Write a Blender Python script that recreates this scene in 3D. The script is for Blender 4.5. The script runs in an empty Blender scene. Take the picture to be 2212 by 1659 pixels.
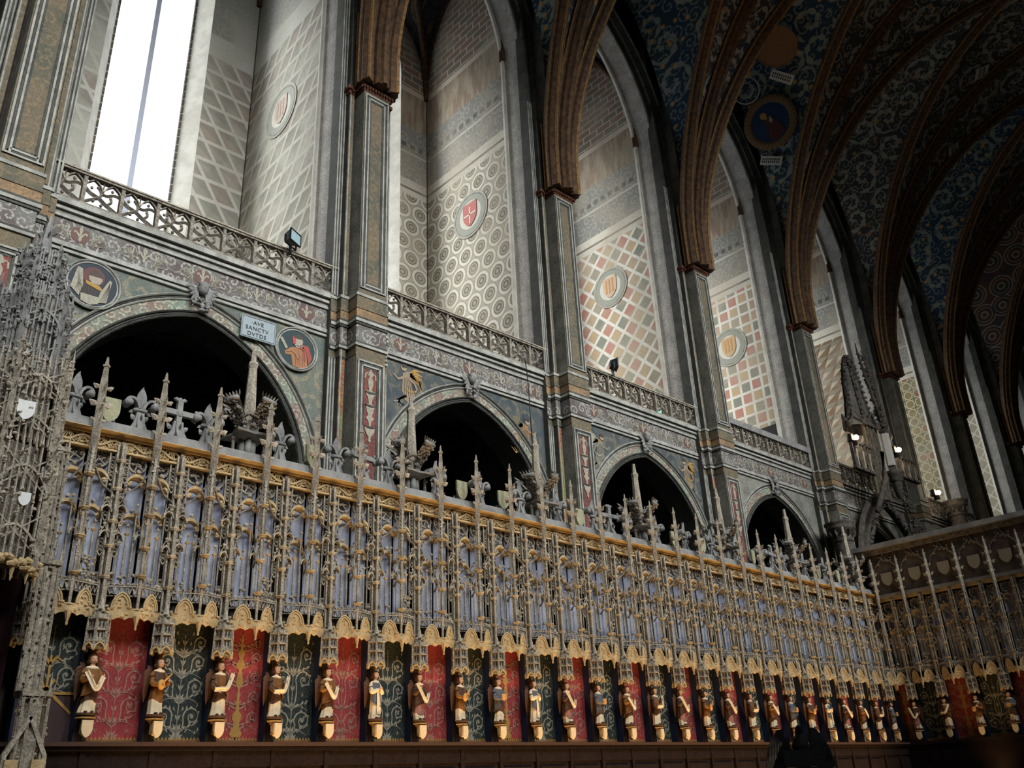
import bpy, math, random
from mathutils import Vector, Matrix
pi = math.pi; sin = math.sin; cos = math.cos
random.seed(7)
SC = bpy.context.scene
COL = SC.collection
# ------------------------------------------------------------------ camera, world, lamps, exposure
cam_d = bpy.data.cameras.new('camera'); cam = bpy.data.objects.new('camera', cam_d); COL.objects.link(cam)
Rm = ((0.73579136, 0.25170954, 0.6286918), (-0.67576112, 0.33355914, 0.65733189), (-0.04424919, -0.9085046, 0.41552546))
cx_ = Vector((Rm[0][0], Rm[1][0], Rm[2][0])); cy_ = Vector((Rm[0][1], Rm[1][1], Rm[2][1])); cz_ = Vector((Rm[0][2], Rm[1][2], Rm[2][2]))
cam.matrix_world = Matrix(((cx_[0], -cy_[0], -cz_[0], 0), (cx_[1], -cy_[1], -cz_[1], 0), (cx_[2], -cy_[2], -cz_[2], 0), (0, 0, 0, 1)))
cam_d.sensor_fit = 'HORIZONTAL'; cam_d.sensor_width = 36.0; cam_d.lens = 1934.459 / 2212 * 36.0
cam_d.clip_start = 0.05; cam_d.clip_end = 200
SC.camera = cam
W = bpy.data.worlds.new('world'); SC.world = W; W.use_nodes = True
bg = W.node_tree.nodes['Background']; bg.inputs[0].default_value = (0.62, 0.75, 1.0, 1); bg.inputs[1].default_value = 0.5

def area(name, loc, sx, sy, power, color, direction, spread=pi):
    d = bpy.data.lights.new(name, 'AREA'); d.shape = 'RECTANGLE'; d.size = sx; d.size_y = sy
    d.energy = power; d.color = color; d.spread = spread
    o = bpy.data.objects.new(name, d); COL.objects.link(o); o.location = loc
    o.rotation_euler = Vector(direction).to_track_quat('-Z', 'Y').to_euler(); return o
PIER = [-3.8, 2.2, 8.5, 14.27, 20.13, 26.1, 32.5, 38.9, 45.2, 51.5]
BAYS = [(k, PIER[k], PIER[k + 1]) for k in range(1, 9)]          # bay 1 is the big window one
for i, xs in enumerate((-6, 0.0, 5.3, 11.3, 17.2, 23.1)):       # daylight through the tall windows of the opposite wall
    area('south_window_light', (xs, -4.9, 16.5), 1.7, 10.0, 560, (0.93, 0.97, 1.0), (0, 1, -0.58), 1.35)
area('stall_lamp_and_fill_light', (6.9, 8.3, -0.85), 7.0, 0.05, 82, (1.0, 0.60, 0.24), (0, 0.26, 1), 1.5)   # row of warm lamps hidden behind the stall desks
area('stall_lamp_and_fill_light', (14.3, 8.3, -0.85), 7.6, 0.05, 88, (1.0, 0.60, 0.24), (0, 0.26, 1), 1.5)
area('stall_lamp_and_fill_light', (18.55, 7.2, -0.2), 0.05, 3.0, 10, (1.0, 0.60, 0.24), (0.3, 0, 1), 1.6)  # added strip, no lamp known here; brightens the dark loft panels
area('choir_fill_light', (8.0, 5.2, 0.2), 9.0, 0.3, 20, (1.0, 0.78, 0.52), (0, 1, .5), 1.9)  # unseen warm fill added to light screen and statues from the front
sd = bpy.data.lights.new('daylight_sun', 'SUN'); sd.energy = 11.5; sd.angle = 0.55; sd.color = (1.0, 0.97, 0.92)      # bright northern-side sky through the chapel windows
so = bpy.data.objects.new('daylight_sun', sd); COL.objects.link(so); so.rotation_euler = Vector((0.58, -0.60, -0.85)).to_track_quat('-Z', 'Y').to_euler()
SC.view_settings.view_transform = 'Standard'; SC.view_settings.look = 'None'
SC.view_settings.gamma = 1.0; SC.view_settings.use_curve_mapping = False
SC.view_settings.exposure = 0.0
SC.cycles.max_bounces = 5; SC.cycles.diffuse_bounces = 3; SC.cycles.glossy_bounces = 2
SC.cycles.transmission_bounces = 2; SC.cycles.transparent_max_bounces = 4
SC.cycles.use_denoising = True; SC.cycles.sample_clamp_indirect = 4.0
WIN_STRENGTH = 1.05

# ------------------------------------------------------------------ names, labels, linking
ORD = ['first', 'second', 'third', 'fourth', 'fifth', 'sixth', 'seventh', 'eighth', 'ninth', 'tenth', 'eleventh', 'twelfth', 'thirteenth',
       'fourteenth', 'fifteenth', 'sixteenth', 'seventeenth', 'eighteenth', 'nineteenth', 'twentieth', 'twenty-first', 'twenty-second',
       'twenty-third', 'twenty-fourth', 'twenty-fifth', 'twenty-sixth', 'twenty-seventh', 'twenty-eighth', 'twenty-ninth', 'thirtieth'] + ['thirty-' + s for s in
       ('first', 'second', 'third', 'fourth', 'fifth', 'sixth', 'seventh', 'eighth', 'ninth')] + ['fortieth', 'forty-first', 'forty-second', 'forty-third', 'forty-fourth']
def tag(o, label=None, cat=None, group=None, kind=None):
    if label: o['label'] = label
    if cat: o['category'] = cat
    if group: o['group'] = group
    if kind: o['kind'] = kind
    return o
def empty(name, loc=(0, 0, 0), rz=0.0, **k):
    o = bpy.data.objects.new(name, None); COL.objects.link(o); o.location = loc; o.rotation_euler = (0, 0, rz)
    o.empty_display_size = 0.1
    return tag(o, **k)
def link(name, mesh, parent=None, loc=(0, 0, 0), rz=0.0, **k):
    o = bpy.data.objects.new(name, mesh); COL.objects.link(o); o.parent = parent; o.location = loc; o.rotation_euler = (0, 0, rz)
    return tag(o, **k)
def copy_tree(o, parent=None):
    c = o.copy(); COL.objects.link(c); c.parent = parent
    for ch in list(o.children): copy_tree(ch, c)
    return c

# ------------------------------------------------------------------ mesh collector
class MB:
    def __init__(s): s.v = []; s.f = []; s.m = []; s.sm = []; s.mats = []
    def mi(s, mat):
        if mat not in s.mats: s.mats.append(mat)
        return s.mats.index(mat)
    def add(s, vs, fs, mat, smooth=False):
        o = len(s.v); i = s.mi(mat); s.v.extend(vs)
        for f in fs: s.f.append(tuple(a + o for a in f))
        s.m.extend([i] * len(fs)); s.sm.extend([smooth] * len(fs)); return s
    def mesh(s, name):
        me = bpy.data.meshes.new(name); me.from_pydata([tuple(p) for p in s.v], [], s.f)
        for m in s.mats: me.materials.append(m)
        me.polygons.foreach_set('material_index', s.m); me.polygons.foreach_set('use_smooth', s.sm); me.update(); return me
    def build(s, name, parent=None, loc=(0, 0, 0), rz=0.0, **k): return link(name, s.mesh(name), parent, loc, rz, **k)
    # shapes
    def box(s, x0, x1, y0, y1, z0, z1, m):
        return s.add([(x0, y0, z0), (x1, y0, z0), (x1, y1, z0), (x0, y1, z0), (x0, y0, z1), (x1, y0, z1), (x1, y1, z1), (x0, y1, z1)],
                     [(0, 3, 2, 1), (4, 5, 6, 7), (0, 1, 5, 4), (1, 2, 6, 5), (2, 3, 7, 6), (3, 0, 4, 7)], m)
    def frus(s, c, z0, z1, r0, r1, m, n=4, rot=pi / 4, smooth=False, cap=True):   # tapered vertical prism
        a = [(c[0] + r0 * cos(rot + 2 * pi * i / n), c[1] + r0 * sin(rot + 2 * pi * i / n), z0) for i in range(n)]
        b = [(c[0] + r1 * cos(rot + 2 * pi * i / n), c[1] + r1 * sin(rot + 2 * pi * i / n), z1) for i in range(n)]
        f = [(i, (i + 1) % n, n + (i + 1) % n, n + i) for i in range(n)]
        if cap: f += [tuple(range(n - 1, -1, -1)), tuple(range(n, 2 * n))]
        return s.add(a + b, f, m, smooth)
    def lathe(s, c, prof, m, n=12, a0=0, a1=2 * pi, smooth=True, sx=1, sy=1):
        full = abs(a1 - a0 - 2 * pi) < 1e-6; k = n if full else n + 1; vs = []
        for (r, z) in prof:
            for i in range(k):
                a = a0 + (a1 - a0) * i / n; vs.append((c[0] + r * sx * cos(a), c[1] + r * sy * sin(a), c[2] + z))
        fs = []
        for j in range(len(prof) - 1):
            for i in range(n):
                i2 = (i + 1) % k; fs.append((j * k + i, j * k + i2, (j + 1) * k + i2, (j + 1) * k + i))
        return s.add(vs, fs, m, smooth)
    def sweep(s, path, prof, N, m, closed=False, smooth=False, capped=True, scale=None, pclosed=True):
        # prof: points (q, p): q along cross(T,N), p along N ; path planar with normal N
        N = Vector(N).normalized(); P = [Vector(p) for p in path]; n = len(P); k = len(prof); vs = []
        for i in range(n):
            a = P[i - 1] if (i > 0 or closed) else P[i]; b = P[(i + 1) % n] if (i < n - 1 or closed) else P[i]
            T = (b - a).normalized(); S = T.cross(N).normalized(); sc = scale[i] if scale else 1.0
            for (q, p) in prof: vs.append(tuple(P[i] + S * (q * sc) + N * (p * sc)))
        fs = []; kk = k if pclosed else k - 1
        for i in range(n if closed else n - 1):
            i2 = (i + 1) % n
            for j in range(kk):
                j2 = (j + 1) % k; fs.append((i * k + j, i2 * k + j, i2 * k + j2, i * k + j2))
        if capped and not closed and pclosed: fs += [tuple(range(k - 1, -1, -1)), tuple((n - 1) * k + j for j in range(k))]
        return s.add(vs, fs, m, smooth)
    def bar(s, path, w, d, N, m, closed=False, diamond=False):
        h = w / 2; g = d / 2
        pr = [(-h, 0), (0, -g), (h, 0), (0, g)] if diamond else [(-h, -g), (h, -g), (h, g), (-h, g)]
        return s.sweep(path, pr, N, m, closed)
    def tube(s, path, rad, m, n=6, smooth=True):
        P = [Vector(p) for p in path]; vs = []; k = len(P)
        for i in range(k):
            T = (P[min(i + 1, k - 1)] - P[max(i - 1, 0)]).normalized()
            ref = Vector((0, 0, 1)) if abs(T.z) < 0.9 else Vector((1, 0, 0))
            A = T.cross(ref).normalized(); B = T.cross(A); r = rad[i] if isinstance(rad, (list, tuple)) else rad
            for j in range(n): vs.append(tuple(P[i] + A * (r * cos(2 * pi * j / n)) + B * (r * sin(2 * pi * j / n))))
        fs = [(i * n + j, i * n + (j + 1) % n, (i + 1) * n + (j + 1) % n, (i + 1) * n + j) for i in range(k - 1) for j in range(n)]
        fs += [tuple(range(n - 1, -1, -1)), tuple((k - 1) * n + j for j in range(n))]
        return s.add(vs, fs, m, smooth)
    def ball(s, c, rx, ry, rz, m, n=8, r=5, smooth=True):
        vs = [(c[0], c[1], c[2] - rz)]
        for j in range(1, r):
            t = -pi / 2 + pi * j / r
            for i in range(n): vs.append((c[0] + rx * cos(t) * cos(2 * pi * i / n), c[1] + ry * cos(t) * sin(2 * pi * i / n), c[2] + rz * sin(t)))
        vs.append((c[0], c[1], c[2] + rz)); e = len(vs) - 1; fs = [(0, 1 + (i + 1) % n, 1 + i) for i in range(n)]
        for j in range(r - 2):
            for i in range(n): fs.append((1 + j * n + i, 1 + j * n + (i + 1) % n, 1 + (j + 1) * n + (i + 1) % n, 1 + (j + 1) * n + i))
        b = 1 + (r - 2) * n; fs += [(b + i, b + (i + 1) % n, e) for i in range(n)]
        return s.add(vs, fs, m, smooth)
    def crumb(s, c, r, m, j=0.35):       # a small carved leaf lump
        if r < .013:
            u = lambda: r * (1 + random.uniform(-j, j)); q = r * .5
            vs = [(c[0] + u(), c[1], c[2]), (c[0], c[1] + u(), c[2]), (c[0] - u(), c[1], c[2]), (c[0], c[1] - u(), c[2]), (c[0], c[1], c[2] + u()), (c[0], c[1], c[2] - u())]
            return s.add(vs, [(0, 1, 4), (1, 2, 4), (2, 3, 4), (3, 0, 4), (1, 0, 5), (2, 1, 5), (3, 2, 5), (0, 3, 5)], m, True)
        n = 7; ph = random.random() * 6; vs = [(c[0], c[1], c[2] - r * .8)]
        for z, k in ((-.45, .8), (.1, 1.0), (.55, .7)):
            for i in range(n):
                a = 2 * pi * i / n + ph; R = r * k * (1 + (.38 if i % 2 else -.32) * random.uniform(.5, 1.3)); vs.append((c[0] + R * cos(a), c[1] + R * sin(a), c[2] + r * z * random.uniform(.7, 1.3)))
        vs.append((c[0], c[1], c[2] + r * 1.05)); e = len(vs) - 1
        fs = [(0, 1 + (i + 1) % n, 1 + i) for i in range(n)] + [(1 + q * n + i, 1 + q * n + (i + 1) % n, 1 + (q + 1) * n + (i + 1) % n, 1 + (q + 1) * n + i) for q in (0, 1) for i in range(n)] + [(1 + 2 * n + i, 1 + 2 * n + (i + 1) % n, e) for i in range(n)]
        return s.add(vs, fs, m, False)
    def leaf(s, a, b, w, N, m, curl=0.0):     # pointed carved leaf from a to b
        a = Vector(a); b = Vector(b); N = Vector(N).normalized(); T = (b - a); S = T.normalized().cross(N); L = T.length
        p = [a, a + T * .35 + S * w + N * w * .3, a + T * .7 + S * w * .8 + N * curl * L, b + N * curl * L * 2, a + T * .7 - S * w * .8 + N * curl * L, a + T * .35 - S * w + N * w * .3, a + T * .45 + N * w * .9, a + T * .45 - N * w * .3]
        return s.add([tuple(q) for q in p], [(0, 1, 6), (1, 2, 6), (2, 3, 6), (3, 4, 6), (4, 5, 6), (5, 0, 6), (1, 0, 7), (2, 1, 7), (3, 2, 7), (4, 3, 7), (5, 4, 7), (0, 5, 7)], m)
    def plate(s, poly, t, m, frame):        # polygon (a,b) extruded by t; frame(a,b,c)->xyz
        n = len(poly); vs = [frame(a, b, 0) for a, b in poly] + [frame(a, b, t) for a, b in poly]
        fs = [tuple(range(n)), tuple(range(2 * n - 1, n - 1, -1))] + [(i, n + i, n + (i + 1) % n, (i + 1) % n) for i in range(n)]
        return s.add(vs, fs, m)
    def ribbon(s, pts, ws, m, frame):        # flat painted stroke in (a,b) plane
        vs = []; n = len(pts)
        for i in range(n):
            a = pts[max(i - 1, 0)]; b = pts[min(i + 1, n - 1)]; dx = b[0] - a[0]; dy = b[1] - a[1]; L = math.hypot(dx, dy) or 1
            w = ws[i] / 2 if isinstance(ws, list) else ws / 2; nx = -dy / L * w; ny = dx / L * w
            vs += [frame(pts[i][0] + nx, pts[i][1] + ny, 0), frame(pts[i][0] - nx, pts[i][1] - ny, 0)]
        return s.add(vs, [(2 * i, 2 * i + 1, 2 * i + 3, 2 * i + 2) for i in range(n - 1)], m)
def smooth(pts, n=4):      # Catmull-Rom through the points
    P = [pts[0]] + list(pts) + [pts[-1]]; out = []
    for i in range(1, len(P) - 2):
        a, b, c, d = P[i - 1], P[i], P[i + 1], P[i + 2]
        for j in range(n):
            t = j / n; out.append(tuple(.5 * (2 * b[q] + (c[q] - a[q]) * t + (2 * a[q] - 5 * b[q] + 4 * c[q] - d[q]) * t * t + (3 * b[q] - a[q] - 3 * c[q] + d[q]) * t ** 3) for q in range(len(b))))
    return out + [tuple(pts[-1])]
def arc_pts(cx, cz, r, a0, a1, n): return [(cx + r * cos(a0 + (a1 - a0) * i / n), cz + r * sin(a0 + (a1 - a0) * i / n)) for i in range(n + 1)]
def pointed(half, rise, n=10, off=0.0):   # pointed arch as (x,z) from left spring to right spring; off = radial offset outwards
    R = (half * half + rise * rise) / (2 * half); e = R - half; a1 = math.asin(min(1, rise / R)); Ro = R + off
    a_top = math.acos(max(-1, min(1, e / Ro)))
    L = [(e - Ro * cos(a_top * i / n), Ro * sin(a_top * i / n)) for i in range(n + 1)]
    return L + [(-x, z) for x, z in reversed(L[:-1])]

# ------------------------------------------------------------------ materials
def S(r, g, b):
    f = lambda c: (c / 255 / 12.92 if c / 255 <= 0.04045 else ((c / 255 + 0.055) / 1.055) ** 2.4)
    return (f(r), f(g), f(b), 1)
class NG:
    def __init__(s, name, rough=0.8, spec=0.25):
        s.mat = bpy.data.materials.new(name); s.mat.use_nodes = True; s.t = s.mat.node_tree; s.b = s.t.nodes['Principled BSDF']
        s.b.inputs['Roughness'].default_value = rough; s.b.inputs['Specular IOR Level'].default_value = spec; s._pos = None
    def node(s, t, **k):
        n = s.t.nodes.new(t)
        for a, b in k.items(): setattr(n, a, b)
        return n
    def put(s, sock, v):
        if isinstance(v, bpy.types.NodeSocket): s.t.links.new(v, sock)
        elif v is not None:
            try: sock.default_value = v
            except Exception: sock.default_value = v[:3]
    def math(s, op, a, b=None, c=None):
        n = s.node('ShaderNodeMath', operation=op); s.put(n.inputs[0], a)
        if b is not None: s.put(n.inputs[1], b)
        if c is not None: s.put(n.inputs[2], c)
        return n.outputs[0]
    def pos(s, obj=False):
        if obj: return s.node('ShaderNodeTexCoord').outputs['Object']
        return s.node('ShaderNodeNewGeometry').outputs['Position']
    def xyz(s, v):
        n = s.node('ShaderNodeSeparateXYZ'); s.put(n.inputs[0], v); return n.outputs
    def vec(s, x, y, z=0.0):
        n = s.node('ShaderNodeCombineXYZ'); s.put(n.inputs[0], x); s.put(n.inputs[1], y); s.put(n.inputs[2], z); return n.outputs[0]
    def noise(s, v, scale, detail=3, rough=0.55):
        n = s.node('ShaderNodeTexNoise'); s.put(n.inputs['Vector'], v); n.inputs['Scale'].default_value = scale
        n.inputs['Detail'].default_value = detail; n.inputs['Roughness'].default_value = rough; return n.outputs[0]
    def voro(s, v, scale, feature='F1', dims='3D', rand=1.0):
        n = s.node('ShaderNodeTexVoronoi', feature=feature, voronoi_dimensions=dims); s.put(n.inputs['Vector'], v)
        n.inputs['Scale'].default_value = scale
        if 'Randomness' in n.inputs: n.inputs['Randomness'].default_value = rand
        return n
    def mix(s, fac, a, b, blend='MIX'):
        n = s.node('ShaderNodeMix', data_type='RGBA', blend_type=blend); s.put(n.inputs[0], fac); s.put(n.inputs[6], a); s.put(n.inputs[7], b); return n.outputs[2]
    def step(s, v, a, b):      # smoothstep a..b -> 0..1
        n = s.node('ShaderNodeMapRange', interpolation_type='SMOOTHSTEP'); s.put(n.inputs[0], v); s.put(n.inputs[1], a); s.put(n.inputs[2], b); return n.outputs[0]
    def band(s, v, a, b, e=0.01):
        return s.math('MULTIPLY', s.step(v, a - e, a + e), s.math('SUBTRACT', 1.0, s.step(v, b - e, b + e)))
    def bump(s, h, strength=0.4, dist=0.02):
        n = s.node('ShaderNodeBump'); n.inputs['Strength'].default_value = strength; n.inputs['Distance'].default_value = dist
        s.put(n.inputs['Height'], h); s.t.links.new(n.outputs[0], s.b.inputs['Normal'])
    def arab(s, v2, scale):     # rows of painted volutes: a spiral in every Voronoi cell
        n = s.voro(v2, scale, dims='2D', rand=0.75)
        d = s.node('ShaderNodeVectorMath', operation='SUBTRACT'); s.put(d.inputs[0], v2); s.t.links.new(n.outputs['Position'], d.inputs[1])
        o = s.xyz(d.outputs[0]); ang = s.math('ARCTAN2', o[1], o[0]); r = s.math('MULTIPLY', n.outputs['Distance'], 15.0)
        hs = s.xyz(n.outputs['Color'])[0]; sg = s.math('SUBTRACT', s.math('MULTIPLY', s.math('GREATER_THAN', hs, 0.5), 2.0), 1.0)
        ph = s.math('ADD', s.math('MULTIPLY', ang, sg), s.math('ADD', r, s.math('MULTIPLY', hs, 20.0)))
        a = s.math('SINE', ph); leaf = s.math('SINE', s.math('MULTIPLY', ang, 7.0))
        a = s.math('ADD', a, s.math('MULTIPLY', leaf, 0.35))
        a = s.step(a, 0.35, 0.75)
        return s.math('MULTIPLY', a, s.math('SUBTRACT', 1.0, s.step(n.outputs['Distance'], 0.50, 0.62)))
    def out(s, col): s.put(s.b.inputs['Base Color'], col); return s.mat

def stone(name, c1, c2, scale=6.0, obj=False, bump=0.5, grain=40.0, rough=0.85, bd=0.02, dirt=0.35):
    g = NG(name, rough); p = g.pos(obj); n = g.noise(p, scale, 5); n2 = g.noise(p, grain, 2)
    col = g.mix(g.step(n, 0.33, 0.68), c1, c2); col = g.mix(g.math('MULTIPLY', n2 if dirt < .4 else g.step(n2, .36, .66), dirt), col, (0.04, 0.035, 0.03, 1))
    g.bump(n2, bump, bd); return g.out(col)
def plain(name, c, rough=0.7, spec=0.3, metal=0.0, var=0.25):
    g = NG(name, rough, spec); g.b.inputs['Metallic'].default_value = metal; n = g.noise(g.pos(True), 25.0, 3)
    return g.out(g.mix(g.math('MULTIPLY', g.step(n, 0.35, 0.7), var), c, tuple(x * 0.45 for x in c[:3]) + (1,)))
def emis(name, c, st):
    m = bpy.data.materials.new(name); m.use_nodes = True; t = m.node_tree; b = t.nodes['Principled BSDF']
    b.inputs['Base Color'].default_value = (0.6, 0.6, 0.6, 1); b.inputs['Emission Color'].default_value = c; b.inputs['Emission Strength'].default_value = st; return m

LACE = stone('carved_limestone', S(186, 175, 154), S(146, 136, 120), 9.0, True, 0.7, 60.0, bd=0.01, dirt=.5)
LACE2 = stone('weathered_limestone', S(166, 156, 138), S(112, 105, 95), 12.0, True, 0.9, 70.0, bd=0.012, dirt=.65)
DUST = stone('dusty_grey_stone', S(150, 148, 143), S(122, 121, 118), 5.0, False, 0.3)
BLUE = stone('blue_grey_plaster', S(190, 194, 208), S(158, 164, 184), 4.0, True, 0.2)
DARKST = stone('dark_recess_stone', S(62, 52, 42), S(40, 34, 30), 6.0, False, 0.3)  # dark tone stands in for shade in slots, grooves and pierced gaps
GLOWST = stone('lamp_lit_limestone', S(206, 180, 134), S(176, 148, 104), 9.0, True, 0.6, 60.0, bd=0.01)  # warm copy of the limestone; yellow lamp glow from below put in its colour
def pier_mat(name, c1, c2, orn, orn_s=3.5, amt=0.55):
    g = NG(name, 0.8); p = g.pos(); o = g.xyz(p); v = g.vec(g.math('ADD', o[0], o[1]), o[2]); a = g.arab(v, orn_s)
    n = g.noise(p, 2.5, 5); col = g.mix(g.step(n, 0.35, 0.66), c1, c2); col = g.mix(g.math('MULTIPLY', a, amt), col, orn)
    n2 = g.noise(p, 28.0, 3); col = g.mix(g.math('MULTIPLY', g.step(n2, 0.4, 0.75), 0.5), col, (0.035, 0.033, 0.03, 1)); g.bump(n2, 0.35, 0.02); return g.out(col)
PGREY = pier_mat('painted_grey_stone', S(132, 130, 120), S(102, 101, 93), S(152, 148, 136), 4.0, 0.35)
PBLUE = pier_mat('painted_dark_moulding', S(74, 74, 68), S(54, 54, 48), S(96, 94, 84), 5.0, 0.35)
PLIGHT = stone('pale_moulding_stone', S(172, 170, 160), S(138, 137, 128), 5.0, False, 0.3)
PBROWN = pier_mat('painted_brown_pilaster', S(108, 96, 76), S(84, 84, 70), S(132, 112, 84), 3.0, 0.5)
TANST = pier_mat('tan_painted_band', S(150, 122, 88), S(122, 100, 76), S(100, 84, 66), 5.0, 0.3)
PGREEN = pier_mat('painted_fruit_garland', S(110, 116, 76), S(132, 70, 54), S(166, 124, 66), 5.0, 0.6)
PRED = pier_mat('painted_red_ground', S(122, 62, 54), S(98, 56, 50), S(138, 92, 80), 5.0, 0.35)
SPAND = pier_mat('painted_spandrel', S(88, 98, 92), S(112, 112, 98), S(140, 130, 106), 1.9, 0.6)
SPAND2 = pier_mat('painted_blue_spandrel', S(58, 68, 72), S(84, 86, 82), S(120, 112, 92), 1.6, 0.5)
FRIEZE = pier_mat('painted_frieze', S(112, 110, 104), S(90, 78, 74), S(164, 160, 150), 4.2, 0.8)
ARCHB = pier_mat('painted_arch_band', S(118, 128, 112), S(128, 104, 92), S(172, 168, 148), 4.5, 0.75)
JAMB = pier_mat('speckled_jamb', S(204, 198, 188), S(178, 172, 164), S(124, 118, 114), 7.0, 0.4)
RIB = stone('brown_painted_rib', S(100, 72, 46), S(64, 46, 32), 8.0, False, 0.5, 30.0)
RIBG = stone('gilded_rib_edge', S(156, 118, 70), S(116, 84, 50), 12.0, False, 0.5, 40.0)
def vault_mat(name, c1, c2, orn, gold, sc=0.8, uv=True):
    g = NG(name, 0.8); v = g.node('ShaderNodeTexCoord').outputs['UV'] if uv else g.pos(); o = g.xyz(v); v = g.vec(o[0], o[1] if uv else g.math('ADD', o[1], o[2]))
    a = g.arab(v, sc); b = g.arab(g.vec(g.math('ADD', o[0], 3.3), g.math('ADD', o[1], 1.7)), sc * 2.6); n = g.noise(v, 0.9, 4)
    col = g.mix(g.step(n, 0.4, 0.62), c1, c2); col = g.mix(g.math('MULTIPLY', b, 0.55), col, orn); col = g.mix(g.math('MULTIPLY', a, 0.8), col, orn)
    k = g.voro(v, 2.1, dims='2D'); col = g.mix(g.math('MULTIPLY', g.math('SUBTRACT', 1.0, g.step(k.outputs['Distance'], 0.10, 0.22)), g.math('GREATER_THAN', g.xyz(k.outputs['Color'])[1], 0.6)), col, gold)
    return g.out(col)
VAULT = vault_mat('blue_vault_fresco', S(33, 56, 76), S(44, 58, 62), S(136, 140, 126), S(170, 132, 76))
VAULT2 = vault_mat('slate_vault_fresco', S(50, 55, 57), S(57, 52, 47), S(146, 142, 128), S(146, 110, 72), .9)
CVAULT = vault_mat('chapel_vault_fresco', S(30, 38, 52), S(40, 40, 42), S(84, 80, 70), S(90, 70, 44), 2.0, False)
def oct_vault():
    g = NG('octagon_vault_fresco', 0.8); o = g.xyz(g.node('ShaderNodeTexCoord').outputs['UV']); v = g.vec(o[0], o[1])
    k = g.voro(v, 0.85, dims='2D', rand=0.25); d = k.outputs['Distance']
    col = g.mix(g.step(g.noise(v, 1.5), .4, .6), S(84, 58, 46), S(56, 56, 60)); m = g.math('ADD', g.band(d, .42, .47), g.math('ADD', g.band(d, .30, .33), g.band(d, .10, .16)))
    return g.out(g.mix(m, col, S(140, 126, 104)))
OVAULT = oct_vault()
WOOD = stone('dark_oak', S(27, 17, 17), S(19, 12, 12), 7.0, False, 0.3, 30.0, rough=0.8)
WOOD.node_tree.nodes['Principled BSDF'].inputs['Specular IOR Level'].default_value = 0.04
WINE = stone('wine_red_cloth', S(60, 18, 28), S(42, 12, 22), 5.0, False, 0.2)
PANR = None
def damask(name, c1, c2, c3):
    g = NG(name, 0.75); p = g.pos(True); o = g.xyz(p); a = g.arab(g.vec(g.math('ABSOLUTE', o[0]), o[2]), 9.0)
    n = g.noise(p, 6.0, 5); col = g.mix(g.step(n, .35, .65), c1, c2); col = g.mix(g.math('MULTIPLY', a, 0.16), col, c3); n2 = g.noise(p, 60, 2)
    col = g.mix(g.math('MULTIPLY', g.step(n2, .45, .7), .35), col, tuple(x * .4 for x in c1[:3]) + (1,)); return g.out(col)
PANR = damask('red_painted_panel', S(152, 58, 56), S(128, 46, 46), S(176, 110, 98))
PANG = damask('dark_green_painted_panel', S(44, 52, 46), S(32, 38, 38), S(110, 112, 96))
SCR_PALE = plain('pale_grey_scroll_paint', S(150, 144, 126), var=.5); SCR_RED = plain('dull_rose_scroll_paint', S(166, 116, 100), var=.6); SCR_GOLD = plain('dull_gold_paint', S(160, 122, 60))
NAVY = plain('navy_reveal_paint', S(34, 44, 70))
CREAM = plain('cream_shield_paint', S(206, 186, 150), var=0.2); WHITE = plain('white_shield_paint', S(215, 214, 208), var=0.12)
SKIN = plain('statue_flesh_paint', S(216, 168, 132), var=0.1); HAIR = plain('statue_brown_hair', S(86, 54, 30)); ALB = plain('statue_cream_linen', S(224, 204, 168), var=0.2)
RGOLD = plain('statue_gold_robe', S(124, 82, 38), var=.5); RBROWN = plain('statue_brown_robe', S(80, 54, 36), var=.5); RSLATE = plain('statue_slate_robe', S(92, 92, 98)); RROSE = plain('statue_rose_robe', S(150, 104, 96)); WINGM = plain('statue_brown_wing', S(84, 54, 34))
LUTE = plain('honey_wood', S(206, 150, 76)); INK = plain('ink_and_opening_dark', S(30, 26, 26), var=0)  # near-black ink; also paints the dark inside slots and the doorway
BLACK = plain('black_metal', S(24, 24, 26), 0.5); GLASSG = plain('grey_lamp_glass', S(150, 175, 178), 0.3, 0.5); EAGLE = plain('dark_bronze', S(20, 21, 23), 0.6, 0.15)
GLOW = emis('lit_bulb', (1.0, 0.82, 0.62, 1), 30.0); GREENGLOW = emis('green_exit_lamp', (0.25, 1.0, 0.75, 1), 0.8)
def glass_mat():       # clear leaded glass; added emission stands in for the blown-out sky behind
    m = bpy.data.materials.new('bright_window_glass'); m.use_nodes = True; t = m.node_tree; t.nodes.clear()
    o = t.nodes.new('ShaderNodeOutputMaterial'); a = t.nodes.new('ShaderNodeAddShader'); b = t.nodes.new('ShaderNodeBsdfTransparent'); e = t.nodes.new('ShaderNodeEmission')
    b.inputs[0].default_value = (.85, .88, .9, 1); e.inputs[0].default_value = (0.90, 0.95, 1.0, 1); e.inputs[1].default_value = WIN_STRENGTH
    t.links.new(b.outputs[0], a.inputs[0]); t.links.new(e.outputs[0], a.inputs[1]); t.links.new(a.outputs[0], o.inputs[0]); return m
GLASS = glass_mat()
LEAD = plain('window_stone_mullion', S(205, 210, 225), 0.8, var=.1)  # pale blue puts the window's glare into the mullion colour

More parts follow.
